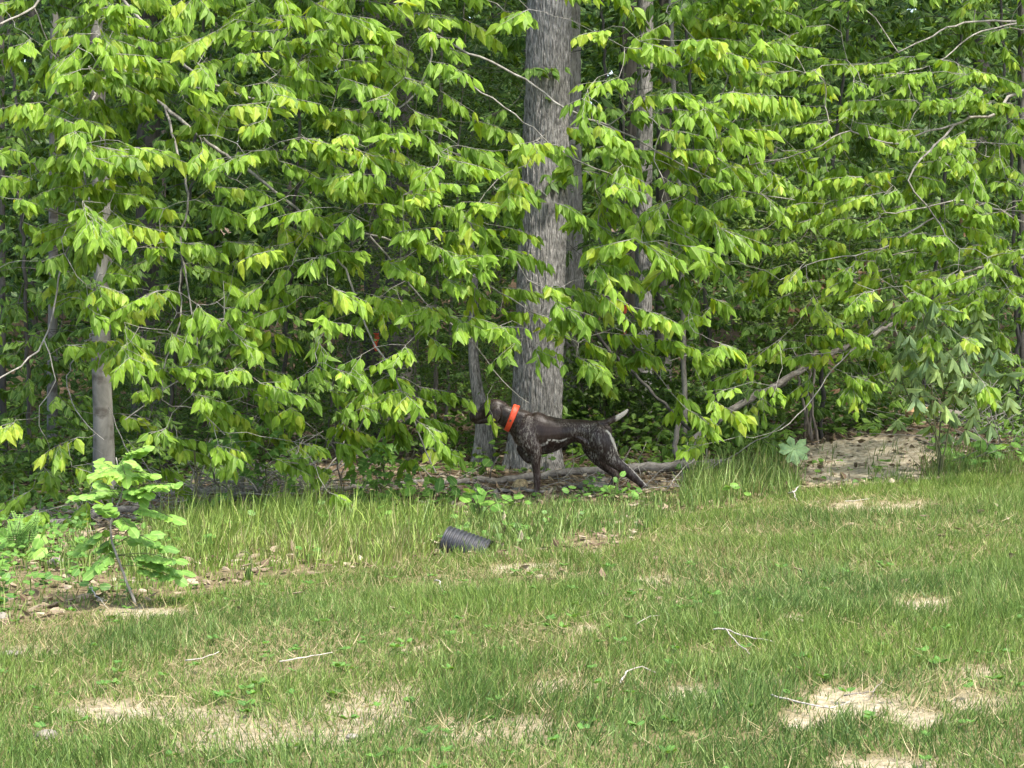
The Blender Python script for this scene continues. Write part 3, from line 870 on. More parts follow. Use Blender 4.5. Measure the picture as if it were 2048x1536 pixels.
shrub(860, -160, 800, 190, 18.4, 560, 'tall dark shrub with tiny glossy leaves left of the largest trunk')
shrub(640, 560, 930, 150, 19.6, 150, 'low dark shrub with tiny leaves above the brush pile')
shrub(1230, 640, 900, 130, 18.4, 150, 'low shrub of small green leaves behind the tail of the dog', L=.055, yr=.6)
shrub(1620, 380, 700, 140, 17.6, 260, 'shrub with tiny pale leaves under the right beech', L=.05)
shrub(330, 600, 900, 120, 19.8, 110, 'small leaved dark shrub right of the smooth grey trunk')

# far woodland
def far_wood():
    g = Geo()
    for Y0, Y1, n, L in ((21.5, 26, 900, .14), (26, 34, 900, .18), (34, 46, 800, .26)):
        Yc = rng.uniform(Y0, Y1, n)
        half = Yc * .30 + 1.5
        cx = rng.uniform(-1, 1, n) * half
        gz = hgt(cx, Yc)
        cz = gz + rng.random(n) ** .9 * (CAMZ + Yc * .17 - gz + .6)
        m = 34
        sx = L * 3.2
        p = np.stack([np.repeat(cx, m), np.repeat(Yc, m), np.repeat(cz, m)], -1) + rng.normal(0, 1, (n * m, 3)) * np.array([sx, sx, sx * .28])
        keep = p[:, 2] > hgt(p[:, 0], p[:, 1])
        a = rng.normal(0, 1, (n * m, 3)); a[:, 2] = a[:, 2] * .4 - .4
        nn = UP * .8 + np.array([0, -.4, 0]) + rng.normal(0, .35, (n * m, 3))
        r = np.clip(np.repeat(rng.random(n), m) + rng.normal(0, .15, n * m), 0, 1)
        scatter(g, DIAM, p[keep], a[keep], nn[keep], (L * rng.uniform(.6, 1.2, n * m))[keep], L * .55, r[keep])
    # solid far-off wood on the rising hillside and at the sides
    n = 26000
    ang = rng.uniform(-1.2, 1.2, n); rr = rng.uniform(46, 60, n)
    x, y = rr * np.sin(ang), rr * np.cos(ang)
    z = hgt(x, y) + rng.random(n) * 13
    scatter(g, DIAM, np.stack([x, y, z], -1), rng.normal(0, 1, (n, 3)), rng.normal(0, .6, (n, 3)) + np.array([0, -.7, .5]), rng.uniform(.9, 1.8, n), .9, rng.random(n))
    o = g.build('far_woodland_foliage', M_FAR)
    tag(o, 'mass of green leaves deep in the shaded wood behind all the trunks', 'woodland', kind='stuff')
far_wood()
# ------------------------------------------------------------------ grass
BLADE = (np.array([(0, -.5, 0), (0, .5, 0), (.5, .36, .10), (.5, -.36, .10), (1, 0, .34)]), np.array([0, 1, 2, 3, 3, 2, 4]), np.array([4, 3]))
BLADE3 = (np.array([(0, -.5, 0), (0, .5, 0), (.35, .45, .03), (.35, -.45, .03), (.7, .3, .14), (.7, -.3, .14), (1, 0, .34)]),
          np.array([0, 1, 2, 3, 3, 2, 4, 5, 5, 4, 6]), np.array([4, 4, 3]))

def lawn_grass():
    n = 960000
    y = 5.6 + (17.5 - 5.6) * rng.random(n)
    half = .30 * y + .6
    x = rng.uniform(-1, 1, n) * half
    keep = rng.random(n) < half / half.max()
    x, y = x[keep], y[keep]
    # tufts: pull blades towards clump centres
    cx = np.round(x / .05 + rng.normal(0, .3, len(x))) * .05; cy = np.round(y / .05 + rng.normal(0, .3, len(x))) * .05
    k = rng.random(len(x)) < .45
    x = np.where(k, cx + (_hash((cx * 97).astype(np.int64), (cy * 97).astype(np.int64), 0, 3) - .5) * .05 + rng.normal(0, .008, len(x)), x)
    y = np.where(k, cy + (_hash((cx * 97).astype(np.int64), (cy * 97).astype(np.int64), 0, 4) - .5) * .05 + rng.normal(0, .008, len(x)), y)
    px, py, lawn, strip, soil, brown, sand, n1, n2 = zones(x, y)
    big = fbm(x, y, s=1.3, seed=61, o=4)
    clump = fbm(x, y, s=9, seed=63, o=2)
    dens = lawn * np.clip(1 - soil * .95, .05, 1) * (1 - .35 * brown) * np.clip(.35 + 1.4 * clump, .3, 1)
    k = rng.random(len(x)) < dens
    x, y, soil, brown, big, clump, px, py, n1 = x[k], y[k], soil[k], brown[k], big[k], clump[k], px[k], py[k], n1[k]
    m = len(x)
    lush = sstep(.42, .62, big)
    H = (.034 + .036 * lush + .020 * clump) * rng.uniform(.4, 1.3, m) * (1 - .35 * soil) * (1 - .2 * brown)
    H *= 1 + .25 * sstep(9, 7, y)
    # mown paths in the turf lean their own ways
    la = fbm(x, y, s=.8, seed=71, o=2) * 12
    a = np.stack([.16 * np.cos(la) + rng.normal(0, .40, m), .16 * np.sin(la) + rng.normal(0, .40, m), np.ones(m)], -1)
    nn = rng.normal(0, 1, (m, 3)); nn[:, 2] = .2; nn[:, 1] -= .5
    straw = rng.random(m) < (.05 + .22 * brown + .35 * soil)
    yel = np.clip(.23 + 1.3 * (fbm(x, y, s=.7, seed=81, o=3) - .5) + .55 * sstep(60, 0, py - np.interp(px, EX, EY)) + rng.normal(0, .18, m), 0, 1)
    tone = np.where(straw, 1 + rng.uniform(.5, 1, m), yel)
    r = np.clip(.28 + .5 * (n1 - .3) + .25 * lush * 0 + rng.normal(0, .27, m), 0, 1)
    W = rng.uniform(.003, .0054, m)
    z = hgt(x, y) - .004
    g = Geo()
    scatter(g, BLADE, np.stack([x, y, z], -1), a, nn, H, W, r, tone)
    # fallen clippings and straw lying flat
    q = 30000
    yy = 5.6 + 9.4 * rng.random(q); xx = rng.uniform(-1, 1, q) * (.265 * yy + .5)
    _, _, lw, _, so, br, _, _, _ = zones(xx, yy)
    kk = rng.random(q) < lw * np.clip(.25 + .6 * br + .7 * so, 0, 1)
    xx, yy = xx[kk], yy[kk]; q = len(xx)
    aa = rng.normal(0, 1, (q, 3)); aa[:, 2] = rng.uniform(-.05, .35, q)
    scatter(g, BLADE, np.stack([xx, yy, hgt(xx, yy) + rng.uniform(.002, .03, q)], -1), aa, UP + rng.normal(0, .3, (q, 3)), rng.uniform(.04, .12, q), rng.uniform(.002, .004, q), rng.random(q), 2.0)
    tag(g.build('lawn_grass', M_GRASS), 'short mown grass with straw coloured thin patches', 'grass', kind='stuff')
lawn_grass()

TALL = [(430, 1075, 130, 55, 1.0), (620, 1065, 150, 60, 1.1), (820, 1075, 120, 45, 1.0), (960, 1060, 90, 45, .9), (1120, 1035, 110, 45, 1.15), (1250, 1030, 90, 40, .9),
        (1400, 985, 70, 35, .7), (1500, 955, 70, 40, .8), (1575, 950, 36, 34, .7), (1780, 930, 60, 40, .8), (1885, 925, 60, 40, 1.3), (1290, 1005, 60, 25, .8), (2000, 930, 70, 30, .9), (150, 1110, 60, 50, .5), (60, 1080, 60, 40, .5),
        (1660, 925, 30, 30, .6), (720, 1110, 120, 30, .8), (1080, 1075, 130, 30, .8), (300, 1130, 60, 40, .7)]
def tall_grass():
    n = 190000
    y = 9.6 + 8.9 * rng.random(n)
    x = rng.uniform(-1, 1, n) * (.265 * y + .4)
    px, py, lawn, strip, soil, brown, sand, n1, n2 = zones(x, y)
    bl = blob(px + (n2 - .5) * 40, py, TALL)
    cl = fbm(x, y, s=7, seed=101, o=2)
    dens = np.clip(strip * (.48 + .6 * bl) + bl * .25 * (py > 880), 0, 1) * np.clip(1 - lawn, 0, 1) * sstep(.30, .60, cl + .22 * bl) * (1 - .5 * sand) * (1 - .93 * np.clip(blob(px, py, [(1180, 1090, 60, 22, 1), (1060, 985, 90, 22, .9), (1180, 985, 90, 20, .9), (70, 1170, 170, 60, .62)]), 0, 1))
    k = rng.random(n) < dens
    x, y, bl, px, py, n1, cl = x[k], y[k], bl[k], px[k], py[k], n1[k], cl[k]
    m = len(x)
    H = (.062 + .10 * bl * (.4 + cl)) * rng.uniform(.3, 1.0, m) * (1 + .9 * (rng.random(m) < .13)) * 1.08 * (1 + .45 * (px > 1380) * (px < 1600))
    H *= np.where((px > 900) & (px < 1360), np.interp(py, [985, 1015, 1060], [.3, .42, .75]), 1)
    H = np.where((px > 850) & (px < 1010) & (py > 1085) & (px < 905), H * .5, H)
    a = np.stack([rng.normal(0, .22, m) + .08, rng.normal(0, .22, m), np.ones(m)], -1)
    nn = rng.normal(0, 1, (m, 3)); nn[:, 2] = .15; nn[:, 1] -= .4
    yel = np.clip(np.interp(px, [0, 300, 450, 850, 980, 1300, 1400, 1560, 2048], [.4, .5, .85, .75, .2, .15, .3, .15, .4]) + rng.normal(0, .22, m), 0, 1)
    straw = rng.random(m) < .12 + .25 * (blob(px, py, [(700, 1110, 220, 26, 1)]) > .3)
    tone = np.where(straw, 1 + rng.uniform(.4, 1, m), yel)
    g = Geo()
    scatter(g, BLADE3, np.stack([x, y, hgt(x, y) - .005], -1), a, nn, H, rng.uniform(.004, .0085, m), np.clip(.5 + .5 * (n1 - .5) + rng.normal(0, .28, m), 0, 1), tone)
    tag(g.build('tall_grass', M_GRASS), 'uncut tall grass standing between the lawn and the wood', 'grass', kind='stuff')
tall_grass()

# ------------------------------------------------------------------ litter, weeds, undergrowth
def litter():
    n = 52000
    y = 9.8 + 16.7 * rng.random(n) ** 1.2
    x = rng.uniform(-1, 1, n) * (.27 * y + .5)
    px, py, lawn, strip, soil, brown, sand, n1, n2 = zones(x, y)
    k = rng.random(n) < (1 - lawn) * np.where(py < np.interp(px, TX, TY) + 12, 1, .25) * np.where((px > 300) & (px < 1500), .8, 1) * (1 - .72 * sand) + .012 * lawn
    x, y = x[k], y[k]; m = len(x)
    a = rng.normal(0, 1, (m, 3)); a[:, 2] = rng.uniform(-.1, .5, m)
    g = Geo()
    scatter(g, LEAF, np.stack([x, y, hgt(x, y) + rng.uniform(.0, .03, m)], -1), a, UP * 1.2 + rng.normal(0, .5, (m, 3)), rng.uniform(.03, .085, m), rng.uniform(.02, .05, m), np.clip(rng.normal(.5, .25, m), 0, 1))
    tag(g.build('leaf_litter', M_DEAD), 'brown and tan dead leaves strewn over the edge of the wood', 'leaf litter', kind='stuff')
    # small broad leaved weeds
    g = Geo()
    n = 2600
    y = 10.2 + 8.1 * rng.random(n); x = rng.uniform(-1, 1, n) * (.265 * y + .3)
    px, py, lawn, strip, soil, brown, sand, n1, n2 = zones(x, y)
    W_ = [(60, 1070, 110, 45, 1), (80, 1150, 140, 50, .5), (560, 985, 70, 25, .3), (780, 985, 90, 20, .5), (930, 1015, 80, 16, .6), (1100, 1005, 160, 12, .3), (1240, 990, 80, 12, .4), (1960, 890, 120, 50, 1.1), (1420, 950, 50, 30, .6), (700, 1060, 300, 50, .25), (1000, 1060, 120, 40, .3), (250, 1150, 120, 60, .4)]
    k = rng.random(n) < np.clip(blob(px, py, W_), .04, 1) * (1 - lawn)
    x, y = x[k], y[k]
    for i in range(len(x)):
        m = int(rng.integers(5, 12)); h = rng.uniform(.03, .16); L = rng.uniform(.03, .065)
        p = np.array([x[i], y[i], hz(x[i], y[i])]) + np.stack([rng.normal(0, .03, m), rng.normal(0, .03, m), h * rng.random(m)], -1)
        a = rng.normal(0, 1, (m, 3)); a[:, 2] = rng.uniform(-.2, .5, m)
        scatter(g, OVAL, p, a, UP + rng.normal(0, .3, (m, 3)) + np.array([0, -.4, 0]), L, L * .75, np.clip(rng.uniform(.2, .8) + rng.normal(0, .12, m), 0, 1))
    for _ in range(240):
        yy_ = rng.uniform(6.2, 11); c = np.array([rng.uniform(-.26, .26) * yy_, yy_, 0.0]); c[2] = hz(c[0], c[1])
        m = int(rng.integers(4, 9)); an = rng.uniform(0, 6.28, m)
        a = np.stack([np.cos(an), np.sin(an), rng.uniform(.2, .7, m)], -1)
        scatter(g, OVAL, c + rng.normal(0, .008, (m, 3)) * np.array([1, 1, 0]) + UP * rng.uniform(.01, .045), a, UP + rng.normal(0, .2, (m, 3)), rng.uniform(.02, .04), .02, np.clip(rng.normal(.3, .15, m), 0, 1))
    tag(g.build('weeds', M_MAPLE), 'low broad leaved weeds between the grass and the wood', 'weeds', kind='stuff')
    # herb layer on the forest floor
    g = Geo()
    n = 1500
    y = 16.2 + 12 * rng.random(n) ** 1.4; x = rng.uniform(-1, 1, n) * (.27 * y + .4)
    px, py, *_ = zones(x, y)
    dn = np.where((px > 330) & (px < 1330), .45, 1.0)
    _s = zones(x, y)[6]; k = rng.random(n) < dn * (y > np.where((px > 560) & (px < 1480), 16.55, 16.2)) * (1 - _s) * (1 - .9 * ((px > 1560) & (px < 1950) & (py > 870)))
    x, y = x[k], y[k]
    for i in range(len(x)):
        m = int(rng.integers(14, 34)); h = rng.uniform(.15, .6); s = rng.uniform(.10, .22)
        if y[i] < 17.2: h *= .42; m = m // 2
        p = np.array([x[i], y[i], hz(x[i], y[i])]) + np.stack([rng.normal(0, s, m), rng.normal(0, s, m), h * rng.random(m) ** .7], -1)
        a = rng.normal(0, 1, (m, 3)); a[:, 2] = rng.uniform(-.6, .2, m)
        scatter(g, LEAF if y[i] < 21 else DIAM, p, a, UP + rng.normal(0, .35, (m, 3)) + np.array([0, -.4, 0]), rng.uniform(.05, .10), .05, np.clip(rng.uniform(.1, .8) + rng.normal(0, .12, m), 0, 1))
    tag(g.build('undergrowth', M_MID), 'green undergrowth covering the floor of the wood', 'undergrowth', kind='stuff')
litter()

# ------------------------------------------------------------------ logs, sticks, brush
def log(name, pts, r0, r1, label, cat, mat, sides=14, stubs=0, jit=.006, parent=None):
    pp = smooth_path(pts, .05, jit)
    g = Geo()
    rr = np.linspace(r0, r1, len(pp)) * (1 + .10 * (rng.random(len(pp)) - .5))
    tube(g, pp, rr, sides, .5)
    root = empty(name, Vector(pp[0]), label, cat)
    g.build('stem', mat, root)
    for k in range(stubs):
        i = int(rng.integers(2, len(pp) - 2)); g2 = Geo()
        d = nrm(rng.normal(0, 1, 3) * np.array([.6, .8, .2]) + UP * .9)
        L = rng.uniform(.06, .22)
        tube(g2, [pp[i], pp[i] + d * (rr[i] + L * .5), pp[i] + d * (rr[i] + L) + rng.normal(0, .02, 3)], [rr[i] * .25, rr[i] * .2, .003], 6, .5)
        g2.build('branch_stub', mat, root)
    return root

def on(px, py, up=0.0):
    p = G(px, py); return Vector((p.x, p.y, p.z + up))

def atY(px, Y, up):
    p = P(px, 900, Y); return Vector((p.x, Y, hz(p.x, Y) + up))

log('fallen_log', [atY(1465, 16.0, .05), atY(1350, 16.0, .055), atY(1200, 16.05, .055), atY(1100, 15.95, .05), atY(980, 15.8, .045), atY(820, 15.7, .04), atY(700, 15.6, .03)], .040, .014,
    'long grey log lying across the ground behind the legs of the dog', 'log', M_LOG, 18, 6)
log('fallen_log', [atY(340, 15.6, .13), atY(450, 15.5, .10), atY(600, 15.5, .06), atY(720, 15.6, .04)], .03, .016, 'thin grey log lying under the brush pile', 'log', M_LOG, 12, 3)
log('fallen_log', [atY(60, 14.6, .03), atY(130, 14.7, .05), atY(210, 14.9, .08), atY(300, 15.1, .09)], .035, .024, 'split weathered log half hidden in weeds at the left behind the leafy seedling', 'log', M_LOG, 12, 1)
log('fallen_branch', [on(985, 992, .02), on(1030, 986, .03), on(1060, 990, .03), on(1100, 988, .02)], .018, .012, 'short brown branch on the litter in front of the raised paw', 'branch', M_LOG, 10)
log('dead_tree', [atY(1362, 16.4, -.05), P(1402, 865, 16.4), P(1545, 772, 16.7), P(1700, 690, 17.2), P(1860, 612, 17.8)], .031, .016,
    'bare dead trunk leaning up to the right from the end of the log', 'dead trunk', M_LOG, 14, 3)
log('leaning_branch', [P(1560, 775, 16.8), P(1640, 700, 16.9), P(1690, 640, 17.0), P(1722, 600, 17.0), P(1725, 555, 17.0)], .014, .008, 'thin dark branch rising off the leaning dead trunk', 'branch', M_TWIGD, 8)
log('dead_stub', [atY(1352, 16.5, -.04), P(1352, 880, 16.5), P(1358, 845, 16.5)], .024, .02, 'short upright dead stub next to the foot of the leaning trunk', 'dead stub', M_LOG, 12)
log('fallen_branch', [P(1150, 600, 17.6), P(1200, 680, 17.6), P(1260, 740, 17.5), P(1320, 800, 17.4), P(1380, 860, 17.3)], .016, .012, 'dark sloping branch behind the tail of the dog', 'branch', M_DARKB, 8, 2)
log('white_branch', [P(1410, 940, 15.7), P(1440, 925, 15.7), P(1500, 890, 15.6), P(1545, 865, 15.5), P(1570, 845, 15.5)], .006, .003, 'thin pale twig slanting up out of tall grass left of the umbrella plant', 'twig', M_TWIG, 6)

def stick(pts, r, label, name='stick', mat=M_STICK, fork=None):
    g = Geo()
    r *= .72
    pp = smooth_path([on(a, b, c * .8) for a, b, c in pts], .03, .003)
    tube(g, pp, np.linspace(r, r * .5, len(pp)), 6, .5)
    if fork:
        pp = smooth_path([on(a, b, c) for a, b, c in fork], .03, .002)
        tube(g, pp, np.linspace(r * .7, r * .4, len(pp)), 5, .5)
    tag(g.build(name, mat), label, 'stick')
stick([(1425, 1283, .06), (1450, 1284, .065), (1485, 1290, .05), (1550, 1296, .03)], .006, 'forked bleached stick lying on the lawn right of centre', fork=[(1450, 1285, .06), (1465, 1303, .055), (1500, 1325, .035)])
stick([(1545, 1412, .05), (1600, 1424, .04), (1660, 1430, .03), (1700, 1420, .04)], .0055, 'long curved pale stick on the bare soil patch at the lower right')
stick([(1690, 1404, .03), (1740, 1398, .03), (1765, 1380, .05)], .004, 'short brown twig at the top of the bare soil patch', mat=M_TWIGD)
stick([(1240, 1376, .03), (1258, 1360, .05), (1285, 1356, .05), (1312, 1358, .03)], .006, 'bent grey stick in the lawn near the lower middle')
stick([(372, 1337, .04), (405, 1334, .05), (438, 1326, .06)], .0045, 'straight pale stick on the brownish turf at the lower left')
stick([(560, 1338, .04), (600, 1332, .04), (665, 1320, .04)], .0045, 'faint tan stick lying in the grass left of centre')
stick([(868, 1178, .05), (878, 1180, .06), (884, 1190, .03)], .006, 'tiny bleached twig poking out of the mown grass below the black pipe')
stick([(180, 1198, .08), (198, 1212, .05), (216, 1224, .02)], .005, 'pale twig slanting into the litter left of the seedling stem')
stick([(1576, 993, .03), (1588, 998, .06), (1598, 990, .08)], .009, 'small white broken stick on the grass below the umbrella plant', fork=[(1586, 997, .05), (1594, 1008, .02)])
stick([(1690, 1010, .03), (1740, 1005, .03)], .004, 'thin stick lying on the straw patch at the right')
stick([(1270, 1258, .03), (1300, 1250, .05), (1320, 1248, .05)], .003, 'curved straw stalk in the middle of the lawn')

def brush():
    g = Geo()
    b = atY(500, 15.6, 0)
    for _ in range(190):
        px = rng.normal(490, 90); Y = 15.6 + rng.normal(0, .3)
        p0 = np.array(atY(px, Y, rng.uniform(0, .12))); d = rng.normal(0, 1, 3); d[2] = abs(d[2]) * .45; d = nrm(d * np.array([1.3, .6, 1]))
        L = rng.uniform(.2, .85)
        p1 = p0 + d * L * .5 + rng.normal(0, .04, 3); p2 = p0 + d * L + rng.normal(0, .10, 3) - UP * .05 * L
        pp = smooth_path([p0, p1, p2], .06, .004)
        pp[:, 2] = np.maximum(pp[:, 2], hgt(pp[:, 0], pp[:, 1]) + .01)
        r = rng.uniform(.0022, .007)
        tube(g, pp, np.linspace(r, r * .4, len(pp)), 5, float(rng.random()))
    tag(g.build('brush_pile', M_TWIG), 'tangled heap of dead grey twigs under the leaves left of the dog', 'brush pile', kind='stuff')
    g = Geo()
    for _ in range(150):
        px = rng.uniform(700, 1400); Y = 15.5 + rng.normal(0, .35)
        p0 = np.array(atY(px, Y, rng.uniform(0, .03))); d = rng.normal(0, 1, 3); d[2] = abs(d[2]) * .35; d = nrm(d)
        L = rng.uniform(.1, .45)
        pp = smooth_path([p0, p0 + d * L * .5 + rng.normal(0, .02, 3), p0 + d * L + rng.normal(0, .05, 3)], .05, .003)
        pp[:, 2] = np.maximum(pp[:, 2], hgt(pp[:, 0], pp[:, 1]) + .004)
        r = rng.uniform(.0015, .0045)
        tube(g, pp, np.linspace(r, r * .4, len(pp)), 5, float(rng.random()))
    for _ in range(120):
        px = rng.uniform(0, 330); Y = 14.9 + rng.normal(0, .5)
        p0 = np.array(atY(px, Y, .01)); d = nrm(rng.normal(0, 1, 3) * np.array([1, .7, .25])); d[2] = abs(d[2]); L = rng.uniform(.1, .5)
        pp = smooth_path([p0, p0 + d * L * .5 + rng.normal(0, .02, 3), p0 + d * L], .05, .003)
        pp[:, 2] = np.maximum(pp[:, 2], hgt(pp[:, 0], pp[:, 1]) + .004)
        tube(g, pp, np.linspace(.004, .0015, len(pp)), 5, float(rng.random()))
    for _ in range(110):
        px = rng.uniform(1850, 2070); Y = 16.6 + rng.normal(0, .4)
        p0 = np.array(atY(px, Y, .02)); d = rng.normal(0, 1, 3); d[2] = abs(d[2]) * .8; d = nrm(d); L = rng.uniform(.15, .7)
        pp = smooth_path([p0, p0 + d * L * .5 + rng.normal(0, .03, 3), p0 + d * L], .05, .003)
        tube(g, pp, np.linspace(.004, .0015, len(pp)), 5, float(rng.random()))
    tag(g.build('dead_twigs', M_TWIG), 'scattered dead twigs on the litter along the edge of the wood', 'twigs', kind='stuff')
brush()

# ------------------------------------------------------------------ stones and lumps
def lump(name, p, sx, sy, sz, mat, label, cat, seed=0, rough=.25, rot=0):
    import bmesh
    bm = bmesh.new(); bmesh.ops.create_icosphere(bm, subdivisions=4, radius=1)
    co = np.array([v.co[:] for v in bm.verts])
    n = fbm(co[:, 0], co[:, 1], co[:, 2], s=1.3, seed=seed, o=4) - .5
    n2 = np.abs(fbm(co[:, 0], co[:, 1], co[:, 2], s=2.4, seed=seed + 3, o=2) - .5)
    co = co * (1 + rough * (2 * n - 1.6 * n2))[:, None]
    co *= np.array([sx, sy, sz])
    c, s_ = math.cos(rot), math.sin(rot)
    for v, q in zip(bm.verts, co): v.co = (q[0] * c - q[1] * s_, q[0] * s_ + q[1] * c, q[2])
    for f in bm.faces: f.smooth = True
    me = bpy.data.meshes.new(name); bm.to_mesh(me); bm.free(); me.materials.append(mat)
    o = bpy.data.objects.new(name, me); C.objects.link(o); o.location = p
    return tag(o, label, cat)
M_ROCK = plain('pale_rock', (.20, .18, .145), .9, .2, (12, .35))
M_CLAY = plain('orange_clay', (.42, .27, .15), .95, .1, (9, .4))
M_CLOD = plain('sandy_clod', (.42, .35, .25), .95, .1)
M_TUFT = plain('dry_tuft', (.40, .30, .16), .95, .1, (60, .5))
lump('stone', on(1190, 978, .02), .14, .09, .035, M_ROCK, 'flat pale stone on the litter between the legs of the dog', 'stone', 3, .25, .15)
lump('dry_clump', on(1041, 984, .045), .055, .05, .055, M_TUFT, 'round tan clump of dry stuff just left of the front leg of the dog', 'clump', 5, .35)
lump('clay_lump', atY(1834, 16.75, .10), .11, .08, .05, M_CLAY, 'orange lump of clay on top of the sandy bank', 'clay lump', 6, .3)
lump('clay_lump', atY(1900, 16.8, .08), .10, .08, .045, M_ROCK, 'pale crumbly lump at the right end of the sandy bank', 'clay lump', 16, .3)
lump('stone', on(150, 1100, .02), .035, .03, .026, M_ROCK, 'small roundish stone among weeds left of the leafy seedling', 'stone', 7)
lump('stone', on(112, 1130, .015), .05, .04, .028, M_ROCK, 'pale stone in the litter below the small roundish one', 'stone', 8)
lump('stone', on(95, 1476, .01), .04, .035, .02, M_ROCK, 'flat whitish stone in the lawn at the lower left', 'stone', 9)
lump('stone', on(5, 1245, .02), .03, .03, .03, M_ROCK, 'grey stone at the left edge of the lawn', 'stone', 10)
lump('stone', on(22, 1312, .01), .05, .03, .015, M_ROCK, 'thin pale stone flush with the turf near the left edge', 'stone', 12)
lump('stone', on(705, 1478, .008), .022, .02, .012, M_ROCK, 'tiny pale stone at the bottom of the lawn left of the middle', 'stone', 13)
for k, (px, py) in enumerate([(1620, 945), (1655, 958), (1700, 940), (1725, 965), (1760, 925), (1790, 950), (1808, 915), (1600, 965)] + [(random.uniform(1600, 1890), random.uniform(895, 962)) for _ in range(22)]):
    lump('soil_clod', on(px, py, .008), .012 + .035 * random.random() ** 2, .02, .014, M_CLOD, 'crumbly sandy clod on the bare bank', 'clod', 20 + k)['group'] = 'clods of soil on the sandy bank'

# ------------------------------------------------------------------ corrugated pipe
def pipe():
    p0 = on(890, 1104); p1 = on(934, 1100)
    r = .087
    a = Vector((p0.x, p0.y + .05, p0.z + r * .66)); b = Vector((p1.x + .12, p0.y - .02, p1.z - r * .25))
    root = empty('drain_pipe', Vector((a.x, a.y, hz(a.x, a.y))), 'black corrugated plastic pipe end half sunk in the tall grass', 'pipe')
    n = 150; t = np.linspace(0, 1, n); L = (b - a).length
    pts = [a + (b - a) * q for q in t]
    rr = r + .006 * np.tanh(2.2 * np.sin(t * L / .024 * 2 * math.pi))
    m, N, Lk, bs = newmat('black_plastic'); bs.inputs['Base Color'].default_value = (.035, .038, .045, 1); bs.inputs['Roughness'].default_value = .45
    no = N.new('ShaderNodeTexNoise'); no.inputs['Scale'].default_value = 25
    rp = ramp(N, [(.4, (.016, .018, .023)), (.75, (.055, .055, .055))]); Lk.new(no.outputs[0], rp.inputs[0]); Lk.new(rp.outputs[0], bs.inputs['Base Color'])
    g = Geo(); tube(g, pts, rr, 48, .5, cap=False); g.build('ribbed_wall', m, root)
    g = Geo(); tube(g, pts[::-1], (rr - .006)[::-1] * 0 + r - .011, 48, .5, cap=False)
    d = np.array((b - a).normalized()); u = nrm(np.cross(d, UP)); v_ = np.cross(u, d); ns = 48
    ang = np.arange(ns) * 2 * math.pi / ns
    ring = lambda rad, o_: np.array(a) + d * o_ + (u[None] * np.cos(ang)[:, None] + v_[None] * np.sin(ang)[:, None]) * rad
    g2 = Geo(); V4 = np.concatenate([ring(r - .011, .004), ring(r - .011, -.002), ring(r + .001, -.002), ring(r + .001, .004)])
    lp = []
    for j_ in range(3):
        for k in range(ns): lp += [j_ * ns + k, j_ * ns + (k + 1) % ns, (j_ + 1) * ns + (k + 1) % ns, (j_ + 1) * ns + k]
    g2.add(V4, lp, [4] * (3 * ns), .5); g2.build('rim', m, root, False)
    g.build('inner_wall', m, root)
pipe()

# ------------------------------------------------------------------ individual plants
def sapling_front():
    base = on(272, 1214)
    root = empty('seedling', base, 'pale green seedling with rounded leaflets standing at the left edge of the lawn', 'seedling')
    Y = base.y
    st, l = Geo(), Geo()
    pp = smooth_path([base, P(252, 1160, Y), P(232, 1110, Y), P(222, 1070, Y), P(225, 1030, Y), P(245, 985, Y), P(243, 950, Y), P(232, 915, Y)], .03, .002)
    tube(st, pp, np.linspace(.008, .0025, len(pp)), 8, .5)
    st.build('stem', M_TWIG, root)
    st = Geo()
    # petioles with opposite rounded leaflets: start px,py -> end px,py
    F_ = [((245, 960), (205, 925)), ((238, 920), (290, 895)), ((236, 918), (265, 930)), ((245, 985), (150, 995)), ((246, 980), (348, 970)), ((240, 1010), (345, 1035)), ((240, 975), (290, 985)),
          ((225, 1050), (165, 1095)), ((230, 1040), (205, 1010)), ((225, 1060), (330, 1095)), ((232, 1110), (352, 1120)), ((228, 1090), (300, 1070)), ((238, 1130), (350, 1155)), ((232, 1100), (190, 1140)), ((226, 1030), (260, 1055)), ((222, 1075), (215, 1100)), ((240, 1000), (200, 965)), ((246, 950), (300, 950)), ((246, 940), (196, 948))]
    F_ += [(a, (b[0] + rng.normal(0, 16), b[1] + rng.uniform(4, 22))) for a, b in F_ if rng.random() < .3]
    for (a, b) in F_:
        yy = Y + rng.uniform(-.22, .22)
        s0 = np.array(P(a[0], a[1], Y)); s1 = np.array(P(b[0], b[1], yy))
        q = smooth_path([s0, (s0 + s1) / 2 + UP * .02, s1], .03)
        tube(st, q, .0018, 4, .5)
        d = nrm(s1 - s0); n = 4 + int(np.linalg.norm(s1 - s0) / .05)
        for k in range(n):
            t = .35 + .65 * k / max(1, n - 1); c = s0 + (s1 - s0) * t
            lat = nrm(np.cross(d, UP))
            for sg in ((1, -1) if k < n - 1 else (0,)):
                aa = d * (.5 if sg else 1) + lat * sg * .8 - UP * .12 + rng.normal(0, .12, 3)
                z = rng.uniform(.048, .072) * (1.2 if sg == 0 else 1)
                scatter(l, OVAL, [c], [aa], [UP * .8 + np.array([0, -.65, 0]) + rng.normal(0, .18, 3)], z, z * .68, np.clip(.5 + (s1[2] - base.z - .3) * .7 + rng.normal(0, .12), 0, 1))
    st.build('leaf_stalk', M_STEM, root)
    l.build('foliage', M_LIME, root)
sapling_front()

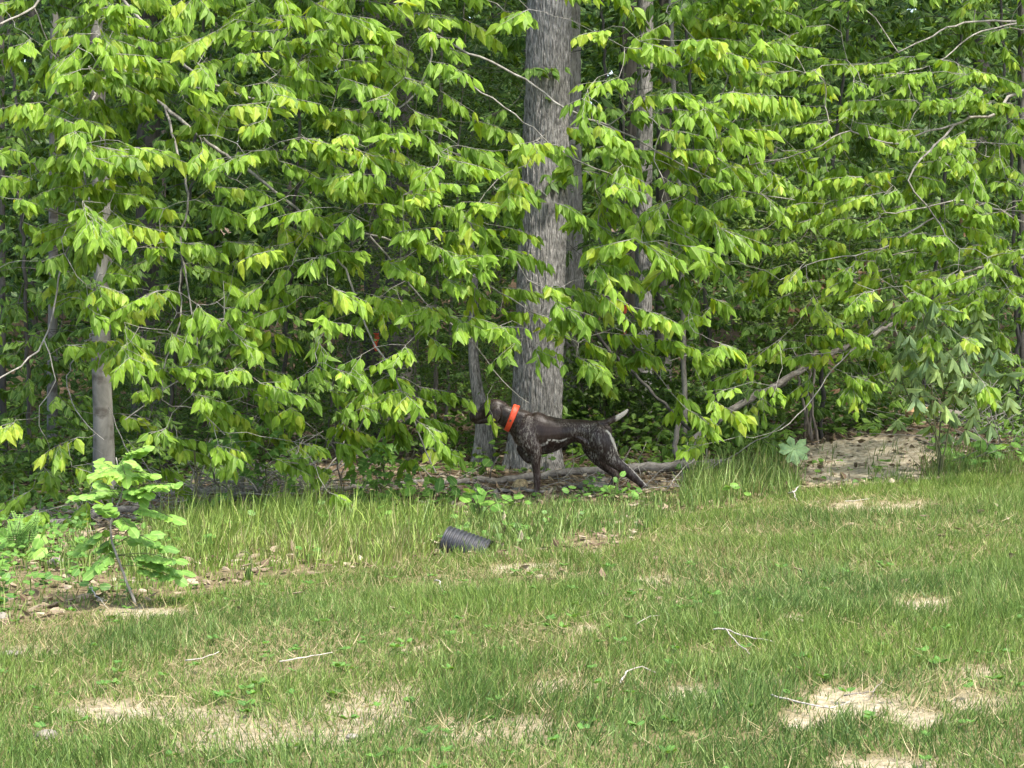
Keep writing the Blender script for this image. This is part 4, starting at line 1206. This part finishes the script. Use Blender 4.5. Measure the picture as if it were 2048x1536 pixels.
def star_sapling(px, Y, spots, label, seed=0, stemtop=850):
    base = atY(px, Y, 0)
    root = empty('star_leaved_seedling', base, label, 'seedling')
    st, l = Geo(), Geo()
    pp = smooth_path([base, P(px + 4, 950, Y), P(px - 2, 900, Y), P(px + 2, stemtop, Y)], .04, .003)
    tube(st, pp, np.linspace(.006, .002, len(pp)), 6, .5)
    for cx, cy, n, sp in spots:
        for _ in range(n):
            p1 = np.array(P(cx + rng.normal(0, sp), cy + rng.normal(0, sp * .8), Y + rng.normal(0, .12)))
            i = int(np.linalg.norm(pp - (p1 - UP * .08), axis=1).argmin())
            q = smooth_path([pp[i], (pp[i] + p1) / 2 + UP * .015, p1], .04)
            tube(st, q, .0013, 4, .5, cap=False)
            d = nrm((p1 - pp[i]) * np.array([1, 1, .2]) + rng.normal(0, .03, 3) - UP * .04)
            scatter(l, STAR, [p1], [d + rng.normal(0, .3, 3)], [UP * .6 + np.array([0, -.75, 0]) + rng.normal(0, .25, 3)], rng.uniform(.06, .12), rng.uniform(.06, .12), np.clip(rng.normal(.55, .2), 0, 1))
    st.build('stem', M_STEM, root); l.build('foliage', M_MAPLE, root)
star_sapling(527, 15.1, [(470, 880, 20, 26), (520, 870, 26, 28), (560, 900, 16, 22), (500, 910, 14, 24), (535, 950, 16, 26), (540, 985, 12, 22)], 'seedling with star shaped leaves in front of the brush pile')
star_sapling(765, 15.0, [(760, 925, 26, 28), (790, 960, 18, 26), (740, 970, 16, 20), (770, 900, 12, 22)], 'seedling with star shaped leaves left of the long log', stemtop=895)
star_sapling(390, 14.9, [(440, 1010, 12, 22), (400, 1020, 8, 16)], 'tiny yellow green star leaved sprout in front of the brush pile', stemtop=1005)

def broad(px, py, n, s, label, T=OVAL, mat=M_MAPLE, L=.10, W=.08, name='broad_leaved_weed'):
    base = on(px, py)
    root = empty(name, base, label, 'weed')
    st, l = Geo(), Geo()
    b = np.array(base)
    for k in range(n):
        p1 = b + np.array([rng.normal(0, s), rng.normal(0, s * .7), rng.uniform(.06, .20)])
        tube(st, smooth_path([b, (b + p1) / 2 + UP * .02, p1], .04), .0018, 4, .5)
        a = (p1 - b) * np.array([1, 1, 0]) + rng.normal(0, .05, 3) - UP * .03
        scatter(l, T, [p1], [a], [UP * .9 + np.array([0, -.55, 0]) + rng.normal(0, .2, 3)], L * rng.uniform(.7, 1.2), W * rng.uniform(.8, 1.1), np.clip(rng.normal(.6, .2), 0, 1))
    st.build('stem', M_STEM, root); l.build('foliage', mat, root)
broad(880, 1010, 14, .09, 'broad leaved weed in front of the long log left of the dog')
broad(960, 1040, 12, .09, 'broad leaved weed above the right end of the black pipe')
broad(975, 960, 8, .06, 'bright broad leaved weed growing over the log under the nose of the dog')
broad(1226, 1006, 8, .05, 'weed with yellowish leaves by the hind foot of the dog', L=.06, W=.04)
broad(1960, 930, 16, .14, 'leafy weed at the right end of the bank', L=.12)
broad(100, 1120, 6, .05, 'yellow green weed in the litter at the far left', mat=M_LIME)

def umbrella_plant():
    base = on(1590, 955); Y = base.y
    root = empty('umbrella_leaved_plant', base, 'low plant with one pale umbrella shaped leaf standing by the sandy bank', 'plant')
    top = np.array(P(1588, 898, Y)); g = Geo()
    tube(g, smooth_path([base, Vector(((base.x * 2 + top[0]) / 3, Y, (base.z + top[2]) / 2)), top], .04), .004, 6, .5)
    g.build('stem', M_STEM, root)
    l = Geo(); T = leaf_full(.20, .40, .54, .3, .12)
    for k in range(8):
        a = k * 2 * math.pi / 8 + .2
        d = np.array([math.cos(a), .60 * math.sin(a) - .10, .72 * math.sin(a) - .06]) + rng.normal(0, .06, 3)
        scatter(l, T, [top], [d], [UP * .62 + np.array([0, -.78, 0]) + rng.normal(0, .06, 3)], rng.uniform(.11, .14), .060, rng.uniform(.8, 1))
    l.build('leaf', M_UMBR, root)
umbrella_plant()

def hickory():
    Y = 15.05
    base = atY(1880, Y, 0)
    root = empty('hickory_bush', base, 'bush with drooping grey green fans of long leaflets over the sandy bank at the right', 'bush')
    net = Net()
    for q in ([(1870, 860), (1860, 760), (1850, 640)], [(1900, 850), (1930, 740), (1940, 610)], [(1880, 850), (1900, 760), (1970, 690)], [(1875, 870), (1820, 800), (1800, 740)]):
        net.limb([base] + [P(a, b, Y + rng.uniform(-.2, .2)) for a, b in q], .009, .004, .004)
    wood, l = Geo(), Geo()
    sp = [(1792, 700), (1815, 690), (1835, 650), (1870, 655), (1905, 640), (1940, 650), (1830, 720), (1875, 690), (1905, 715), (1950, 690), (1975, 720), (1830, 760), (1848, 780), (1885, 745), (1925, 755), (1930, 785), (1960, 760), (1840, 805), (1990, 790), (2010, 750), (1870, 800), (1905, 820), (1945, 830), (1865, 850), (1895, 865), (1820, 670), (1860, 620), (1900, 610), (1960, 640), (1985, 670), (1800, 660), (2020, 810), (1980, 850), (1930, 860)]
    sp += [(rng.normal(1890, 60), rng.normal(730, 65)) for _ in range(60)]
    ts = [np.array(P(a, b, Y + rng.uniform(-.45, .5))) for a, b in sp]
    ts.sort(key=lambda t: float(np.linalg.norm(net.pos - t, axis=1).min()))
    for t in ts:
        net.reach(t, .12)
        b0 = rng.uniform(.1, .9); tilt = rng.normal(0, .35, 3)
        for k in range(5):
            ang = rng.uniform(0, .5) + k * 2 * math.pi / 5
            a = np.array([math.cos(ang) * .95, math.sin(ang) * .6, -1.0])
            nn = np.array([math.cos(ang) * .8, math.sin(ang) * .5 - .6, .9])
            z = rng.uniform(.10, .155)
            a = a * rng.uniform(.6, 1.2) + tilt + rng.normal(0, .12, 3)
            scatter(l, LONG, [t], [a], [nn], z, z * .33, np.clip(b0 + rng.normal(0, .1), 0, 1))
    net.emit(wood, .0018, .4)
    wood.build('stem', M_STEM, root); l.build('foliage', M_COOL, root)
hickory()

def rust_leaves():
    for (cx, cy, s, n, lab) in ((1690, 560, 34, 40, 'spray of withered rust brown leaves under the right beech'), (1600, 620, 16, 14, 'smaller cluster of withered brown leaves left of the bigger spray'), (1960, 455, 14, 12, 'few withered tan leaves high at the right'), (1690, 790, 20, 12, 'withered brown leaves hanging over the sandy bank')):
        Y = 16.6; c = P(cx, cy, Y)
        root = empty('withered_branch', c, lab, 'dead branch')
        g, l = Geo(), Geo()
        for _ in range(max(3, n // 5)):
            p = np.array(P(cx + rng.normal(0, s), cy + rng.normal(0, s * .6), Y + rng.normal(0, .15)))
            tube(g, smooth_path([np.array(c), (np.array(c) + p) / 2 + UP * .02, p], .04), .002, 4, .5)
            m = 5
            scatter(l, LEAF, p + rng.normal(0, .025, (m, 3)), rng.normal(0, .6, (m, 3)) - UP, rng.normal(0, .6, (m, 3)) + np.array([0, -.6, .3]), rng.uniform(.05, .08), .035, rng.random(m))
        tube(g, smooth_path([np.array(c), np.array(c) + np.array([.25, .1, .15]), np.array(c) + np.array([.6, .2, .25])], .06), .004, 5, .5)
        g.build('twig', M_TWIGD, root); l.build('foliage', M_RUST, root)
rust_leaves()

def bent_weed():
    b = on(500, 1160); Y = b.y
    root = empty('wilted_weed', b, 'dark wilted weed stalk bent over above the yellow grass at the left', 'weed')
    g, l = Geo(), Geo()
    q = smooth_path([b, P(503, 1130, Y), P(500, 1110, Y), P(490, 1103, Y), P(480, 1106, Y)], .02)
    tube(g, q, .003, 5, .5)
    for k in range(5):
        scatter(l, LONG, [P(500 + random.uniform(-4, 4), 1133, Y)], [(random.uniform(-.4, .4), random.uniform(-.3, .3), -1)], [(random.uniform(-.5, .5), -1, .2)], .08, .03, .0)
    g.build('stalk', M_STEM, root); l.build('leaf', M_HOLLY, root)
bent_weed()

def fern():
    for k, (px, py) in enumerate([(30, 1110), (55, 1100)]):
        b = on(px, py); bb = np.array(b)
        root = empty('fern', b, ['fern with upright light green fronds at the left edge', 'smaller fern right of the one at the left edge'][k], 'fern')
        l, g = Geo(), Geo()
        for f in range(7 - 2 * k):
            an = rng.uniform(0, 2 * math.pi); d = np.array([math.cos(an) * .5, math.sin(an) * .5, 1])
            q = smooth_path([bb, bb + d * .12, bb + d * np.array([1.6, 1.6, 1]) * .22], .015)
            tube(g, q, .0016, 4, .5)
            for i in range(3, len(q)):
                ln = .055 * (1 - i / len(q)) + .012; lat = nrm(np.cross(d, UP))
                for sg in (1, -1):
                    scatter(l, DIAM, [q[i]], [lat * sg + UP * .15], [np.array([0, -.8, .6])], ln, .014, rng.uniform(.5, .9))
        g.build('stem', M_STEM, root); l.build('frond', M_MAPLE, root)
fern()

# ------------------------------------------------------------------ orange flagging ribbons
def ribbon(px, py0, py1, Y, label, wd=.022):
    m, N, L, b = newmat('orange_ribbon'); b.inputs['Base Color'].default_value = (.72, .10, .03, 1); b.inputs['Roughness'].default_value = .5
    g = Geo()
    p0, p1 = np.array(P(px, py0, Y)), np.array(P(px, py1, Y))
    n = 12; t = np.linspace(0, 1, n)[:, None]
    c = p0 + (p1 - p0) * t + np.stack([.008 * np.sin(t[:, 0] * 7), .012 * np.cos(t[:, 0] * 5) - .02, 0 * t[:, 0]], -1)
    lat = np.stack([np.cos(t[:, 0] * 1.2), .6 * np.sin(t[:, 0] * 2.2), 0 * t[:, 0]], -1) * wd / 2
    v = np.concatenate([c - lat, c + lat, c + lat + np.array([0, .0015, 0]), c - lat + np.array([0, .0015, 0])])
    lp = []
    for i in range(n - 1):
        lp += [i, i + 1, n + i + 1, n + i] + [2 * n + i, 2 * n + i + 1, 3 * n + i + 1, 3 * n + i]
    g.add(v, lp, [4] * (2 * (n - 1)), .5)
    # knot round the stem
    k = np.array([[math.cos(a) * .022, math.sin(a) * .022, .004 * math.sin(3 * a)] for a in np.linspace(0, 2 * math.pi, 14)]) + p0
    tube(g, k, .006, 6, .5)
    tag(g.build('marking_ribbon', m), label, 'ribbon')
ribbon(752, 668, 702, 19.9, 'orange marking ribbon on the dark trunk left of the dog', .05)
ribbon(1249, 610, 655, 19.1, 'orange marking ribbon hanging lower on the thin dark stem', .03)
ribbon(1252, 568, 580, 19.1, 'short orange ribbon at the top of the thin dark stem', .03)
ribbon(1247, 662, 672, 19.1, 'lowest scrap of orange ribbon on the thin dark stem', .06)
# ------------------------------------------------------------------ the dog
def make_dog():
    Y0 = 15.05
    def q(px, py, dy=0.0):
        p = P(px, py, Y0); return np.array([p.x, Y0 + dy, p.z])
    s = Y0 / FPX / math.cos(PITCH)     # metres per photo pixel there
    parts = []
    def loft(st, sides=28):
        """st: (centre px, centre py, dy, half thickness in photo px across the path, half width in metres); closed ends"""
        c = np.array([q(a, b, d) for a, b, d, _, _ in st]); h = np.array([e * s for *_, e, _ in st]); wd = np.array([f for *_, f in st])
        # resample
        n = len(c); T = np.arange(n)
        tt = np.linspace(0, n - 1, n * 6)
        def cr(arr):
            out = []
            for t in tt:
                i = min(int(t), n - 2); f = t - i
                p0 = arr[max(i - 1, 0)]; p1 = arr[i]; p2 = arr[i + 1]; p3 = arr[min(i + 2, n - 1)]
                out.append(.5 * (2 * p1 + (p2 - p0) * f + (2 * p0 - 5 * p1 + 4 * p2 - p3) * f * f + (3 * p1 - p0 - 3 * p2 + p3) * f ** 3))
            return np.array(out)
        c = cr(c); h = np.maximum(cr(h), .004); wd = np.maximum(cr(wd), .004)
        d = np.zeros_like(c); d[1:-1] = c[2:] - c[:-2]; d[0] = c[1] - c[0]; d[-1] = c[-1] - c[-2]; d = nrm(d)
        side = np.array([0, 1.0, 0]); up = nrm(np.cross(d, side)); sd_ = nrm(np.cross(up, d))
        # round caps
        def cap(i, sg):
            cs, hs, ws = [], [], []
            for k in range(1, 5):
                a = k / 4 * math.pi / 2
                cs.append(c[i] + sg * d[i] * min(h[i], wd[i]) * math.sin(a)); hs.append(h[i] * math.cos(a) + 1e-4); ws.append(wd[i] * math.cos(a) + 1e-4)
            return cs, hs, ws
        c0, h0, w0 = cap(0, -1); c1, h1, w1 = cap(-1, 1)
        C_ = np.array(c0[::-1] + list(c) + c1); H_ = np.array(h0[::-1] + list(h) + h1); W_ = np.array(w0[::-1] + list(wd) + w1)
        U_ = np.concatenate([[up[0]] * 4, up, [up[-1]] * 4]); S_ = np.concatenate([[sd_[0]] * 4, sd_, [sd_[-1]] * 4])
        a = np.arange(sides) * 2 * math.pi / sides
        v = C_[:, None] + U_[:, None] * (np.cos(a)[None, :, None] * H_[:, None, None]) + S_[:, None] * (np.sin(a)[None, :, None] * W_[:, None, None])
        m = len(C_); i = np.arange(m - 1)[:, None] * sides; j = np.arange(sides)[None]; j2 = (j + 1) % sides
        fq = np.stack([i + j, i + j2, i + sides + j2, i + sides + j], -1).reshape(-1)
        parts.append((v.reshape(-1, 3), np.concatenate([fq, np.arange(sides)[::-1], (m - 1) * sides + np.arange(sides)]), np.concatenate([np.full((m - 1) * sides, 4), [sides, sides]])))
    N_ = -.075; F_ = .075      # near and far side
    # trunk of the body
    loft([(1042, 852, 0, 28, .068), (1052, 859, 0, 36, .082), (1068, 864, 0, 41, .094), (1086, 869, 0, 40.5, .098), (1104, 868, 0, 36.5, .098), (1124, 865, 0, 29, .09), (1145, 862, 0, 23.5, .076), (1165, 862, 0, 23, .074), (1184, 866, 0, 25, .082), (1200, 867, 0, 22, .078), (1211, 862, 0, 14, .05)])
    # neck
    loft([(1000, 825, 0, 19, .058), (1012, 832, 0, 22, .06), (1024, 838, 0, 25, .066), (1040, 846, 0, 28, .072), (1056, 856, 0, 33, .078)])
    # skull, stop, muzzle with squared lips
    loft([(1003, 821, 0, 18, .050), (993, 818, 0, 20, .056), (983, 818, 0, 19.5, .056), (974, 822, 0, 17, .048), (967, 828, 0, 14, .036), (960, 832, 0, 12.5, .031), (952, 834, 0, 12, .029), (946, 834.5, 0, 10.5, .026)])
    loft([(945, 829, 0, 5.5, .017), (942.5, 829.5, 0, 5, .015)])                                  # nose
    loft([(990, 832, 0, 14, .04), (975, 838, 0, 8.5, .033), (960, 843, 0, 5.5, .025), (951, 844, 0, 4, .020)])   # jaw
    loft([(976, 811, 0, 5, .044), (970, 815, 0, 5, .038)])                                        # brow
    for sg in (-1, 1):                                                                            # hanging ears
        loft([(996, 812, sg * .050, 5, .007), (994, 820, sg * .066, 10, .0065), (990, 832, sg * .070, 11, .006), (987, 842, sg * .068, 8, .0055), (985, 849, sg * .066, 4, .005)], 20)
    # shoulders
    for sg in (N_, F_):
        loft([(1056, 836, sg * .55, 13, .028), (1054, 852, sg * .8, 20, .036), (1054, 870, sg * .9, 22, .040), (1062, 888, sg * .95, 18, .038), (1071, 903, sg * .95, 13.5, .032)])
    # standing foreleg (near side)
    loft([(1066, 892, N_ * .95, 17, .035), (1071, 906, N_ * .95, 12.5, .030), (1071, 922, N_ * .9, 9.5, .025), (1073, 940, N_ * .85, 7.8, .021), (1074, 954, N_ * .85, 7.4, .020), (1074, 966, N_ * .85, 6.4, .017), (1073.5, 978, N_ * .85, 6.2, .017), (1071, 986, N_ * .85, 6.5, .022), (1066, 990, N_ * .85, 5.4, .024)])
    loft([(1070, 990, N_ * .85, 4, .023), (1061, 991, N_ * .85, 3.4, .021)])
    # raised foreleg (far side), forearm forward, wrist bent, paw folded back
    loft([(1058, 885, F_ * .8, 18, .034), (1062, 902, F_ * .7, 14, .030), (1058, 911, F_ * .65, 11, .026), (1048, 904, F_ * .6, 10, .024), (1041, 897, F_ * .6, 9, .021), (1039, 896, F_ * .6, 8.4, .020)])
    loft([(1040, 897, F_ * .6, 8, .020), (1044, 907, F_ * .6, 7, .018), (1051, 916, F_ * .6, 7.2, .020), (1057, 922, F_ * .6, 6.4, .020), (1061, 924, F_ * .6, 4.5, .016)])
    # near hind leg stretched back
    loft([(1190, 862, N_ * .7, 21, .045), (1202, 878, N_ * .95, 24, .050), (1211, 896, N_, 21.5, .048), (1219, 911, N_, 18, .040), (1229, 922, N_, 13.5, .030), (1241, 931, N_, 11.5, .024), (1254, 942, N_, 10.2, .021), (1265, 951, N_, 9.2, .020), (1275, 960, N_, 7.4, .017), (1285, 970, N_, 6.8, .017), (1292, 979, N_, 7, .019), (1291, 985, N_, 6, .022)])
    loft([(1292, 984, N_, 5, .022), (1284, 988, N_, 3.8, .021)])
    loft([(1262, 943, N_, 4.5, .010), (1270, 948, N_, 3.6, .009)])    # hock point
    # far hind leg
    loft([(1180, 868, F_ * .7, 22, .042), (1184, 885, F_ * .9, 22, .046), (1188, 901, F_, 19, .042), (1196, 917, F_, 15, .034), (1208, 930, F_, 11.5, .025), (1220, 941, F_, 9, .021), (1230, 950, F_, 8.2, .019), (1232, 958, F_, 7, .017), (1226, 968, F_, 6, .016), (1220, 978, F_, 6, .017), (1217, 984, F_, 6, .021)])
    loft([(1218, 984, F_, 5, .021), (1208, 987, F_, 3.8, .020)])
    # stifle fold between belly and thigh
    loft([(1150, 872, 0, 10, .070), (1170, 882, 0, 9, .074), (1186, 894, 0, 8, .07)])
    # docked tail
    loft([(1196, 849, 0, 9, .028), (1208, 847, 0, 7.6, .023), (1222, 841, 0, 6.4, .019), (1237, 834, 0, 5.6, .016), (1249, 826, 0, 4.4, .012), (1254.5, 820, 0, 2.8, .008)])
    V = []; Lp = []; Sz = []; k = 0
    for v, l_, z_ in parts:
        V.append(v); Lp.append(l_ + k); Sz.append(z_); k += len(v)
    V = np.concatenate(V)
    base = Vector((P(1150, 900, Y0).x, Y0, hz(P(1150, 900, Y0).x, Y0)))
    root = empty('dog', base, 'dark liver and white speckled hunting dog standing on point with one front paw lifted', 'dog')
    g = Geo(); g.add(V, np.concatenate(Lp), np.concatenate(Sz), .5)
    raw = g.build('body', newmat('dog_coat')[0], root)
    md = raw.modifiers.new('r', 'REMESH'); md.mode = 'VOXEL'; md.voxel_size = .0042
    ms = raw.modifiers.new('s', 'SMOOTH'); ms.factor = .5; ms.iterations = 7
    dg = bpy.context.evaluated_depsgraph_get()
    me = bpy.data.meshes.new_from_object(raw.evaluated_get(dg), depsgraph=dg)
    raw.modifiers.clear(); old = raw.data; raw.data = me; bpy.data.meshes.remove(old); me.name = 'dog_body'
    n = len(me.vertices); co = np.zeros(n * 3, np.float32); me.vertices.foreach_get('co', co); co = co.reshape(-1, 3) + np.array(base)
    px, py = proj(co[:, 0] * Y0 / co[:, 1], np.full(n, Y0), CAMZ + (co[:, 2] - CAMZ) * Y0 / co[:, 1])   # pattern laid out flank-wise
    def bl(L_): return blob(px, py, L_)
    def seg(P0, w_):
        r = np.zeros(n)
        for (ax, ay), (bx, by) in zip(P0[:-1], P0[1:]):
            t = np.clip(((px - ax) * (bx - ax) + (py - ay) * (by - ay)) / ((bx - ax) ** 2 + (by - ay) ** 2), 0, 1)
            d = np.hypot(px - ax - t * (bx - ax), py - ay - t * (by - ay)) * (.55 + 1.1 * fbm(px, py, s=.22, seed=5, o=2)) + 1.6 * (fbm(px, py, s=.5, seed=8, o=2) - .4)
            r = np.maximum(r, sstep(w_, w_ * .35, d))
        return r
    near = co[:, 1] < Y0 + .02
    white = np.maximum.reduce([seg([(1093, 888), (1096, 881), (1108, 880), (1118, 883), (1130, 879), (1137, 876)], 3.0) * near, sstep(1229, 1234, px) * (py < 860),
                               seg([(1214, 862), (1220, 868), (1226, 882), (1234, 900), (1241, 914), (1262, 935), (1280, 955), (1294, 970)], 3.6) * (co[:, 1] < Y0 + .03),
                               .8 * seg([(1047, 903), (1053, 910)], 2.6), .45 * seg([(1084, 890), (1092, 889)], 4) * near])
    white = white * sstep(.30, .52, fbm(px, py, s=.35, seed=77, o=3) + .22 * (px > 1210))
    roan = np.maximum.reduce([bl([(1055, 868, 24, 34, .9), (1068, 905, 16, 26, .6), (1090, 900, 26, 9, .5), (1132, 846, 20, 9, .75), (1175, 860, 34, 20, .8), (1185, 895, 22, 26, .9), (1226, 910, 16, 18, 1.3), (1215, 885, 16, 18, .4), (1150, 884, 40, 5, .4), (1190, 918, 14, 20, .9)]), .25 + 0 * px])
    roan = roan * (1 - bl([(1098, 862, 30, 26, .9), (1160, 842, 40, 6, .7), (1215, 880, 12, 20, .5)]))
    for nm, arr in (('white', white), ('roan', roan)):
        at = me.attributes.new(nm, 'FLOAT', 'POINT'); at.data.foreach_set('value', arr.astype(np.float32))
    me.polygons.foreach_set('use_smooth', np.full(len(me.polygons), True))
    m = me.materials[0]; N, L, b = m.node_tree.nodes, m.node_tree.links, m.node_tree.nodes['Principled BSDF']
    tc = N.new('ShaderNodeTexCoord'); mp = N.new('ShaderNodeMapping'); mp.inputs['Rotation'].default_value = (0, R(35), 0); mp.inputs['Scale'].default_value = (1, 1, .35)
    L.new(tc.outputs['Object'], mp.inputs[0])
    no = N.new('ShaderNodeTexNoise'); no.inputs['Scale'].default_value = 95; no.inputs['Detail'].default_value = 4; no.inputs['Roughness'].default_value = .7
    L.new(mp.outputs[0], no.inputs['Vector'])
    n2 = N.new('ShaderNodeTexNoise'); n2.inputs['Scale'].default_value = 22; n2.inputs['Detail'].default_value = 3
    L.new(mp.outputs[0], n2.inputs['Vector'])
    aw = N.new('ShaderNodeAttribute'); aw.attribute_name = 'white'
    ar = N.new('ShaderNodeAttribute'); ar.attribute_name = 'roan'
    base_c = ramp(N, [(.3, (.016, .008, .006)), (.7, (.030, .016, .012))]); L.new(n2.outputs[0], base_c.inputs[0])
    spk = N.new('ShaderNodeMapRange'); spk.inputs['From Min'].default_value = .47; spk.inputs['From Max'].default_value = .62
    L.new(no.outputs[0], spk.inputs[0])
    cl = N.new('ShaderNodeMapRange'); cl.inputs['From Min'].default_value = .40; cl.inputs['From Max'].default_value = .62
    L.new(n2.outputs[0], cl.inputs[0])
    mm = N.new('ShaderNodeMath'); mm.operation = 'MULTIPLY'; L.new(spk.outputs[0], mm.inputs[0]); L.new(ar.outputs['Fac'], mm.inputs[1])
    mm2 = N.new('ShaderNodeMath'); mm2.operation = 'MULTIPLY'; L.new(mm.outputs[0], mm2.inputs[0])
    ad = N.new('ShaderNodeMath'); ad.operation = 'MULTIPLY_ADD'; ad.inputs[1].default_value = .65; ad.inputs[2].default_value = .35
    L.new(cl.outputs[0], ad.inputs[0]); L.new(ad.outputs[0], mm2.inputs[1])
    mx = N.new('ShaderNodeMixRGB'); mx.inputs[2].default_value = (.36, .33, .29, 1)
    L.new(mm2.outputs[0], mx.inputs[0]); L.new(base_c.outputs[0], mx.inputs[1])
    mw = N.new('ShaderNodeMixRGB'); mw.inputs[2].default_value = (.44, .41, .36, 1)
    L.new(aw.outputs['Fac'], mw.inputs[0]); L.new(mx.outputs[0], mw.inputs[1]); L.new(mw.outputs[0], b.inputs['Base Color'])
    b.inputs['Roughness'].default_value = .42; b.inputs['Specular IOR Level'].default_value = .3
    b.inputs['Sheen Weight'].default_value = 0
    bp = N.new('ShaderNodeBump'); bp.inputs['Strength'].default_value = .25; bp.inputs['Distance'].default_value = .004
    L.new(no.outputs[0], bp.inputs['Height']); L.new(bp.outputs[0], b.inputs['Normal'])
    # collar: a wide orange band hugging the neck
    mo, N, L, bb = newmat('orange_webbing'); bb.inputs['Base Color'].default_value = (.80, .085, .03, 1); bb.inputs['Roughness'].default_value = .5
    top, bot = q(1033, 812), q(1013, 860)
    c = (top + bot) / 2; axu = nrm(top - bot); hh = np.linalg.norm(top - bot) / 2 + .004; ww = .080
    fw = nrm(np.cross(axu, np.array([0, 1.0, 0])))   # along the neck
    if fw[0] > 0: fw = -fw
    th = .0035; hw = .021
    g = Geo(); ns = 64; prof = [(-hw, 0), (-hw, th), (-hw * .5, th * 1.4), (hw * .5, th * 1.4), (hw, th), (hw, 0)]
    v = []
    for k in range(ns):
        a = 2 * math.pi * k / ns
        dirv = axu * math.cos(a) + np.array([0, 1.0, 0]) * math.sin(a)
        rad = 1 / math.sqrt((math.cos(a) / hh) ** 2 + (math.sin(a) / ww) ** 2)
        for f, o_ in prof:
            sl = 1 + (-f) * 1.3     # follows the taper of the neck
            v.append(c + dirv * (rad * sl + o_) + fw * f * (1 + .12 * math.cos(a)))
    pn = len(prof); lp = []
    for k in range(ns):
        for j in range(pn):
            a0, b0 = k * pn + j, k * pn + (j + 1) % pn; a1, b1 = ((k + 1) % ns) * pn + j, ((k + 1) % ns) * pn + (j + 1) % pn
            lp += [a0, b0, b1, a1]
    g.add(v, lp, [4] * (ns * pn), .5)
    col = g.build('collar', mo, root, True)
    tag(col, 'bright orange collar')
    # small dark plate on the collar
    mk, *_r, bk = newmat('dark_plate'); bk.inputs['Base Color'].default_value = (.10, .06, .03, 1)
    a = math.radians(100)
    dirv = axu * math.cos(a) - np.array([0, 1.0, 0]) * math.sin(a); rad = 1 / math.sqrt((math.cos(a) / hh) ** 2 + (math.sin(a) / ww) ** 2)
    cp = c + dirv * (rad + th * 1.4 + .001) + fw * .002
    g = Geo(); ring = []
    for o_ in (0, .003):
        for k in range(10):
            t = 2 * math.pi * k / 10
            ring.append(cp + axu * math.sin(t) * .009 + fw * math.cos(t) * .008 + dirv * o_)
    lp = []; sz = []
    for k in range(10):
        lp += [k, (k + 1) % 10, 10 + (k + 1) % 10, 10 + k]; sz.append(4)
    lp += list(range(10, 20)); sz.append(10)
    g.add(ring, lp, sz, .5)
    pl = g.build('collar_plate', mk, root, False)
    pl.data.transform(__import__('mathutils').Matrix.Identity(4))
    pl.parent = col; pl.location = -Vector((0, 0, 0))
    # eyes and nose leather
    me_, *_r, be = newmat('eye_amber'); be.inputs['Base Color'].default_value = (.06, .03, .012, 1); be.inputs['Roughness'].default_value = .08
    mn_, *_r, bn = newmat('nose_leather'); bn.inputs['Base Color'].default_value = (.03, .018, .015, 1); bn.inputs['Roughness'].default_value = .3
    def ball(name, c_, r_, mat, sc=(1, 1, 1)):
        g = Geo(); a = np.linspace(-math.pi / 2, math.pi / 2, 9)
        tube(g, [np.array(c_) + np.array([0, 0, math.sin(t) * r_ * sc[2]]) for t in a], [max(math.cos(t) * r_, 1e-4) for t in a], 14, .5)
        return g.build(name, mat, root)
    ball('eye', q(971, 820, -.041), .0085, me_); ball('eye', q(971, 820, .041), .0085, me_)
    ball('nose', q(942, 829.5, 0), .015, mn_)
    return root
make_dog()
